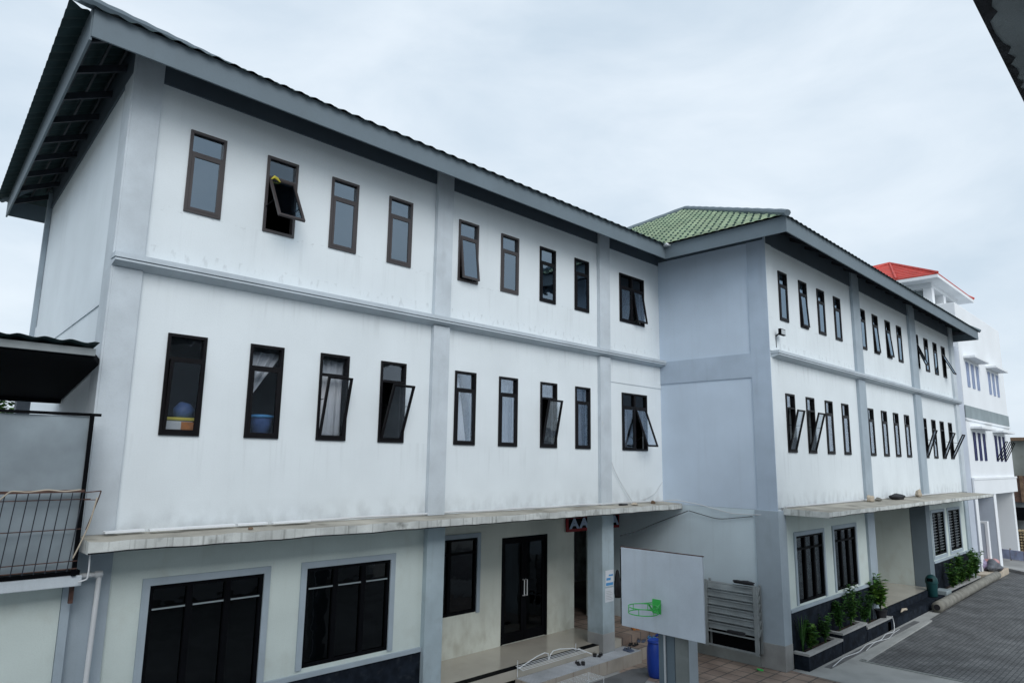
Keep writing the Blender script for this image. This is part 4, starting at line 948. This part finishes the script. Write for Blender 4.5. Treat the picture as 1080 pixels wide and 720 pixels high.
# bags on slab by the white building
b = MB(); b.box(35.5, 39.0, -4.1, -2.7, 0, .28); tag(b.build('tan_slab', M['tan'], org=(37, -3.4, 0), bev=.02), 'low tan concrete slab at the foot of the white building columns', 'slab')
rock('trash_bag', (36.9, -3.2, .28), (.5, .4, .42), M['bagp'], 'purple grey plastic bag on the tan slab, the leftmost and tallest', 'bag', 31)
rock('trash_bag', (37.1, -3.8, .28), (.42, .35, .28), M['baggrey'], 'dark grey plastic bag at the front of the tan slab', 'bag', 32)
rock('trash_bag', (38.2, -3.55, .28), (.55, .4, .3), M['bagpink'], 'pink plastic bag at the right of the tan slab', 'bag', 33)

# ------------------------------------------------------------------ white building at the right
WB = thing('white_building', (41, 0, 0), 'bright white three storey building with grey band and red turret roof beyond the school wing', 'building'); og = tuple(WB.location)
wy = P2
b = MB(); b.box(36.45, 46.85, wy, 8, 3.76, 13.25); b.build('wall', M['bwhite'], WB, og, bev=.03)
b = MB(); b.box(35.35, 36.4, wy+.02, 7.9, .0, 10.9); b.build('link_wall', M['lilac'], WB, og)
b = MB(); b.box(36.42, 46.88, wy-.03, wy-.001, 7.5, 8.1); b.box(46.852, 46.88, wy, 8, 7.5, 8.1); b.build('grey_band', M['bandgrey'], WB, og)
b = MB(); b.box(36.42, 46.9, wy-.06, wy-.001, 7.36, 7.45); b.box(36.42, 46.9, wy-.08, wy-.001, 3.74, 4.5); b.box(36.42, 46.95, wy-.11, wy-.001, 4.5, 4.6); b.build('string_course', M['bwhite'], WB, og)
for zi, (z0, z1, mm) in enumerate(((9.08, 10.34, 'bluewin'), (5.43, 6.82, 'bluedark'))):
    for xi, (xa, xb) in enumerate(((37.5, 40.1), (42.45, 45.0))):
        hd = MB(); hd.box(xa-.35, xb+.3, wy-.5, wy-.001, z1+.16, z1+.26); hd.build('window_hood', M['bwhite'], WB, og)
        for k_ in range(3):
            xs = xa+(xb-xa)*k_/2.45; f_ = MB(); xw = (xb-xa)*.19
            f_.box(xs, xs+.06, wy-.03, wy-.001, z0, z1); f_.box(xs+xw-.06, xs+xw, wy-.03, wy-.001, z0, z1); f_.box(xs+.06, xs+xw-.06, wy-.03, wy-.001, z0, z0+.06); f_.box(xs+.06, xs+xw-.06, wy-.03, wy-.001, z1-.06, z1)
            f_.box(xs+.06, xs+xw-.06, wy-.03, wy-.001, z1-.4, z1-.34)
            fo_ = f_.build('window', M[mm], WB, og)
            f_ = MB(); f_.box(xs+.055, xs+xw-.055, wy-.018, wy-.012, z0+.05, z1-.05); f_.build('pane', M[mm] if zi == 0 else M['bluedark'], fo_, og)
            if zi == 1 and xi == 1:
                f_ = MB(); A_ = (xs, wy-.04, z0+.1); 
                for q in (0, xw): f_.bar((xs+q, wy-.04, z0+.1), (xs+q, wy-.50, z0+1.05), .04)
                f_.bar((xs, wy-.5, z0+1.05), (xs+xw, wy-.5, z0+1.05), .04); f_.bar((xs, wy-.04, z0+.1), (xs+xw, wy-.04, z0+.1), .04)
                s2 = f_.build('sash', M['black'], fo_, og)
for (xa, xb, yb_) in ((36.5, 37.0, wy+.9), (40.55, 41.1, wy+1.7)):
    b = MB(); b.box(xa, xb, wy-.02, yb_, 0, 3.74); b.build('column', M['lilac'], WB, og)
    b = MB(); b.box(xa-.01, xb+.01, wy-.05, wy-.021, 0, 3.74); b.build('column_face', M['bwhite'], WB, og)
b = MB(); b.box(46.3, 46.8, wy+.1, wy+3.2, 0, 3.76); b.build('column', M['bwhite'], WB, og)
b = MB(); b.box(38.6, 38.9, wy+.1, wy+1.7, 0, 2.35); b.build('partition', M['lilac'], WB, og)
b = MB(); b.box(38.58, 38.92, wy-.02, wy+.098, 0, 2.45); b.box(38.58, 38.92, wy+.1, wy+1.7, 2.352, 2.45); b.build('partition_frame', M['bwhite'], WB, og)
b = MB(); b.box(36.5, 47, 2.5, 2.65, 0, 3.74); b.build('back_wall', M['block'], WB, og)
# turret
for (x_, y_) in ((37.2, -2.2), (39.5, -2.2), (41.7, -2.2), (37.2, -.9), (41.7, -.9)):
    b = MB(); b.box(x_-.24, x_+.24, y_-.2, y_+.2, 13.25, 14.3); b.build('turret_post', M['bwhite'], WB, og)
b = MB(); b.box(36.9, 42.2, -2.43, -1.96, 14.301, 14.55); b.box(36.9, 37.4, -1.96, -.6, 14.301, 14.55); b.build('turret_beam', M['bwhite'], WB, og)
b = MB(); b.box(38.0, 42.5, -2.6, -2.3, 13.251, 13.6); b.build('parapet', M['bwhite'], WB, og)
b = MB(); b.box(37.2, 42.0, -1.6, 4, 13.25, 14.5); b.build('turret_room', M['bandgrey'], WB, og)
RC = [(36.0, -2.95), (43.7, -2.95), (43.7, 6), (34.5, 6), (34.3, 1.2), (36.0, -1.04)]
b = MB(); b.prism(RC, 14.55, 14.72); b.build('turret_eave', M['bwhite'], WB, og)
APX = Vector((38.85, 0.0, 16.45)); b = MB()
def redface(p, q, b_):
    p = Vector((*p, 14.74)); q = Vector((*q, 14.74)); n_ = 11
    for i in range(n_):
        f0, f1 = i/n_, (i+1)/n_
        a0 = p.lerp(APX, f0); a1 = q.lerp(APX, f0); c0 = p.lerp(APX, f1); c1 = q.lerp(APX, f1)
        up_ = Vector((0, 0, .05)); b_.quad(a0+up_, a1+up_, c1, c0); b_.quad(a0-Vector((0, 0, .03)), a1-Vector((0, 0, .03)), a1+up_, a0+up_)
for p, q in zip(RC, RC[1:]+RC[:1]): redface(p, q, b)
for p in RC: b.tube([Vector((*p, 14.80)), APX+Vector((0, 0, .03))], .07, 6)
b.build('turret_roof', M['tilered'], WB, og)

# ------------------------------------------------------------------ background beyond the road
def part(name, m, par, o_, *bx, bev=0):
    b_ = MB()
    for q in bx: b_.box(*q)
    return b_.build(name, m, par, o_, bev=bev)
t = thing('sheet_metal_shed', (52, -2, 0), 'old shed with weathered metal cladding and brown roof edge beyond the white building', 'shed'); og = tuple(t.location)
part('cladding', M['shed'], t, og, (50, 58, -4.6, 0, 4.6, 6.75)); part('wall', M['brickold'], t, og, (50.05, 58, -4.5, 0, 3.0, 4.6)); part('roof', M['wood'], t, og, (49.7, 58.3, -4.8, .2, 6.75, 6.95))
part('lower_wall', M['block'], t, og, (50.1, 58, -4.4, 0, 0, 3.0)); part('post', M['wood'], t, og, (49.9, 50.04, -3.35, -3.2, 3.0, 4.6))
t = thing('block_wall', (49, 0, 0), 'grey block boundary wall with a stepped top behind the white building columns', 'wall'); og = tuple(t.location)
part('wall', M['block'], t, og, (48.9, 49.15, -2.2, 5, 0, 3.3), (48.9, 49.15, -3.9, -2.2, 0, 2.3))
t = thing('dark_gate', (48.8, -1.4, 0), 'dark metal gate with a brown wooden post in the grey block wall', 'gate'); og = tuple(t.location)
part('panel', M['steel'], t, og, (48.80, 48.86, -1.9, -.4, 0, 2.1)); part('post', M['wood'], t, og, (48.74, 48.88, -2.1, -1.92, 0, 2.3)); part('top_rail', M['wood'], t, og, (48.76, 48.87, -1.9, -.4, 2.12, 2.22))
b = MB(); b.box(48.4, 48.75, -3.6, -2.5, 2.0, 2.75); tag(b.build('black_box', M['black'], org=(48.5, -3, 2)), 'black rectangular panel fixed high on the grey wall at the right edge', 'panel')
t = thing('wood_stack', (47.9, -3.3, 0), 'pale stacked wood pieces against the grey wall at the right edge', 'wood stack'); og = tuple(t.location)
random.seed(9)
b = MB()
for r_ in range(8):
    for c_ in range(9):
        b.tube([(47.6, -3.75+.14*c_+random.uniform(-.02, .02), .3+r_*.16), (48.5, -3.75+.14*c_, .3+r_*.16)], .055, 7)
b.build('logs', M['woodlight'], t, og)
t = thing('banner_barrier', (44.8, -3.2, 0), 'low blue and red printed banner barrier along the far pavement', 'barrier'); og = tuple(t.location)
b = MB(); b.prism([(44.9, -2.0), (44.96, -2.0), (43.9, -4.6), (43.84, -4.6)], .12, .62); b.build('banner', M['banner'], t, og)
b = MB(); [b.bar((44.93-.265*i, -2.0-.65*i, 0), (44.93-.265*i, -2.0-.65*i, .7), .05) for i in range(5)]; b.build('stake', M['wood'], t, og)
k = MB(); k.prism([(40.6, -3.25), (40.9, -3.25), (38.6, -5.6), (38.3, -5.6)], 0, .14); struct(k.build('kerb_ramp', M['concrete']))
k = MB(); k.prism([(40.9, -3.25), (60, -3.9), (60, -9), (38.6, -5.6)], 0, .10); struct(k.build('raised_pavement', M['concrete']))

# ------------------------------------------------------------------ neighbour at the left
NB = thing('neighbour_house', (-2, 0, 0), 'low neighbouring house with metal sheet balcony and dark tiled lean-to roof at the left edge', 'building'); og = tuple(NB.location)
part('wall', M['cream'], NB, og, (-6, -.17, -.1, .05, 0, 3.36)); part('column', M['grey'], NB, og, (-.165, -.06, -.14, .1, 0, 3.4))
part('balcony_slab', M['pale'], NB, og, (-6, -.02, -.42, 3.4, 3.36, 3.50), bev=.01)
part('slab_joint', M['black'], NB, og, (-6, -.04, -.36, -.1, 3.502, 3.56))
part('bracket', M['rust'], NB, og, (-.12, -.07, -.30, -.24, 3.12, 3.355))
b = MB(); n_ = 26                                       # dented sheet
for j in range(12):
    for i in range(n_):
        def pt(i_, j_):
            x_ = -4.2+(4.06)*i_/n_; z_ = 3.6+(2.06)*j_/12
            return (x_, -.40+.018*math.sin(x_*3.1+z_)*math.cos(z_*2.3-x_)+.010*math.sin(x_*9+z_*4), z_)
        b.quad(pt(i, j), pt(i+1, j), pt(i+1, j+1), pt(i, j+1))
b.build('metal_sheet', M['metalpanel'], NB, og, smooth=True)
b = MB(); b.bar((-4.2, -.42, 5.68), (-.02, -.42, 5.69), .04); b.bar((-.13, -.42, 3.5), (-.13, -.42, 5.7), .05); b.bar((-1.25, -.42, 3.5), (-1.25, -.42, 5.7), .04); b.build('sheet_frame', M['black'], NB, og)
b = MB(); ztr, zbr = 4.62, 3.60
b.bar((-4, -.62, ztr), (-.14, -.52, ztr+.02), .035); b.bar((-4, -.63, ztr-.10), (-.06, -.54, ztr-.09), .012)
for zz in (ztr-.5, zbr+.1, zbr): b.bar((-4, -.58, zz), (-.12, -.50, zz+.01), .012)
b.build('railing_rail', M['rust'], NB, og)
b = MB()
for i in range(32): x_ = -.2-.125*i; b.bar((x_+.03, -.60, ztr), (x_-.04, -.53, zbr-.02), .011)
b.build('railing_bars', M['wire'], NB, og)
b = MB(); b.bar((-.14, -.56, ztr+.0), (.04, -.62, ztr+.02), .015); b.bar((.04, -.62, ztr+.02), (.02, -.6, ztr-.1), .012); b.bar((.02, -.6, ztr-.1), (-.08, -.56, ztr-.5), .012); b.bar((-.14, -.56, ztr-.1), (.02, -.6, ztr-.1), .01); b.build('bent_wire', M['rust'], NB, og)
# lean-to roof
tiles('roof_tiles', M['tiledark'], NB, (-6, -.62, 6.66), (1, 0), (0, 1), -.06, 5.82, 4.1, [], org=og, wl=.30, amp=.014)
part('gutter_beam', M['rackm'], NB, og, (-6, -.2, -.50, -.44, 6.52, 6.62))
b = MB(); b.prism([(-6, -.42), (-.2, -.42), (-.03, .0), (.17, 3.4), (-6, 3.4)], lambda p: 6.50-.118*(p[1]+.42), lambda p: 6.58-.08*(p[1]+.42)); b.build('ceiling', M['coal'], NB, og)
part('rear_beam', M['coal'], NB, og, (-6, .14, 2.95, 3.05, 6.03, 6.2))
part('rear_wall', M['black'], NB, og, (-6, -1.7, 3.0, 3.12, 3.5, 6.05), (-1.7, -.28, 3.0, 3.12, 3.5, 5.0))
part('rear_column', M['lilac'], NB, og, (-.5, -.3, 3.0, 3.2, 5.0, 6.05))
b = MB(); b.tube([(-.05, -.2, 3.46), (.24, -.2, 3.46)], .035); b.tube([(.24, -.2, 3.46), (.245, -.2, 3.42), (.23, -.18, 2.0), (.2, -.17, 0)], .035, 10)
b.tube([(.19, -.2, 3.46), (.28, -.2, 3.46)], .05)
tag(b.build('downpipe', M['pvc'], org=(.2, -.17, 0), smooth=True), 'white plastic downpipe with an elbow running down the grey pilaster at the left', 'pipe')
cable([(.0, -.62, 4.55), (-.05, -.6, 4.2), (-.15, -.6, 3.9), (-.2, -.58, 3.75)], M['tan'], .010, 'pale rope hanging from the bent wire of the balcony railing', 'rope')
cable([(-1.3, -.62, 4.3), (-1.1, -.63, 4.55), (-1.0, -.63, 4.66), (-.8, -.63, 4.64), (-.6, -.64, 4.67), (-.4, -.63, 4.64), (-.2, -.6, 4.66)], M['tan'], .010, 'pale rope wound along the top of the balcony railing', 'rope')
cable([(.02, -.5, 3.85), (.03, -.5, 3.6), (.03, -.48, 3.45), (-.08, -.48, 3.42)], M['pvc'], .012, 'short pale cable looping below the left end of the near canopy')
# tree beyond
random.seed(5)
TC = Vector((1.3, 20.5, 0)); t = thing('distant_tree', tuple(TC), 'green tree seen through the dark balcony opening at the left edge', 'tree')
b = MB(); b.tube([TC, TC+Vector((.1, 0, 4)), TC+Vector((.3, .1, 8))], [.25, .18, .08], 8); b.build('trunk', M['bark'], t, tuple(TC))
lf = MB()
for cl in range(60):
    cc = TC+Vector((random.gauss(0, 1.5), random.gauss(0, 1.2), random.uniform(4.5, 8.2)))
    for i in range(60):
        p = cc+Vector((random.gauss(0, .4), random.gauss(0, .4), random.gauss(0, .25))); a_ = random.uniform(0, 6.28)
        d = Vector((math.cos(a_), math.sin(a_), random.uniform(-.5, .5)))*.16; s_ = Vector((-math.sin(a_), math.cos(a_), random.uniform(-.4, .4)))*.07
        lf.cur = (cl+i//20) % 3; lf.quad(p-d, p+s_, p+d, p-s_)
lf.build('crown', LM, t, tuple(TC))

# ------------------------------------------------------------------ building the photo is taken from
OB = thing('opposite_building', (0, -16, 0), 'dark weathered concrete roof slab of the building opposite, jutting into the top right corner', 'building'); og = tuple(OB.location)
b = MB(); b.box(-14, 15, -15, -10.52, 9.2, 9.32); b.build('roof_slab', M['eave'], OB, og)
random.seed(12)
b = MB(); 
xs = [-14+i*.12 for i in range(242)]
zz = [9.195-.0 for _ in xs]; dd = [.02+abs(random.gauss(0, .06)) for _ in xs]
for i in range(241):
    b.quad((xs[i], -10.50, 9.33), (xs[i+1], -10.50, 9.33), (xs[i+1], -10.50, 9.192), (xs[i], -10.50, 9.192))
    b.quad((xs[i], -10.50, 9.192), (xs[i+1], -10.50, 9.192), (xs[i+1], -10.50-dd[i+1], 9.192), (xs[i], -10.50-dd[i], 9.192))
b.build('slab_edge', M['eaveedge'], OB, og)
part('wall', M['neigh'], OB, og, (-14, 15, -15.2, -15, 0, 9.19)); part('balcony', M['neigh'], OB, og, (-14, 15, -15, -12.2, 3.3, 3.5)); part('balcony_parapet', M['neigh'], OB, og, (-14, 15, -12.2, -12.1, 3.3, 3.8))
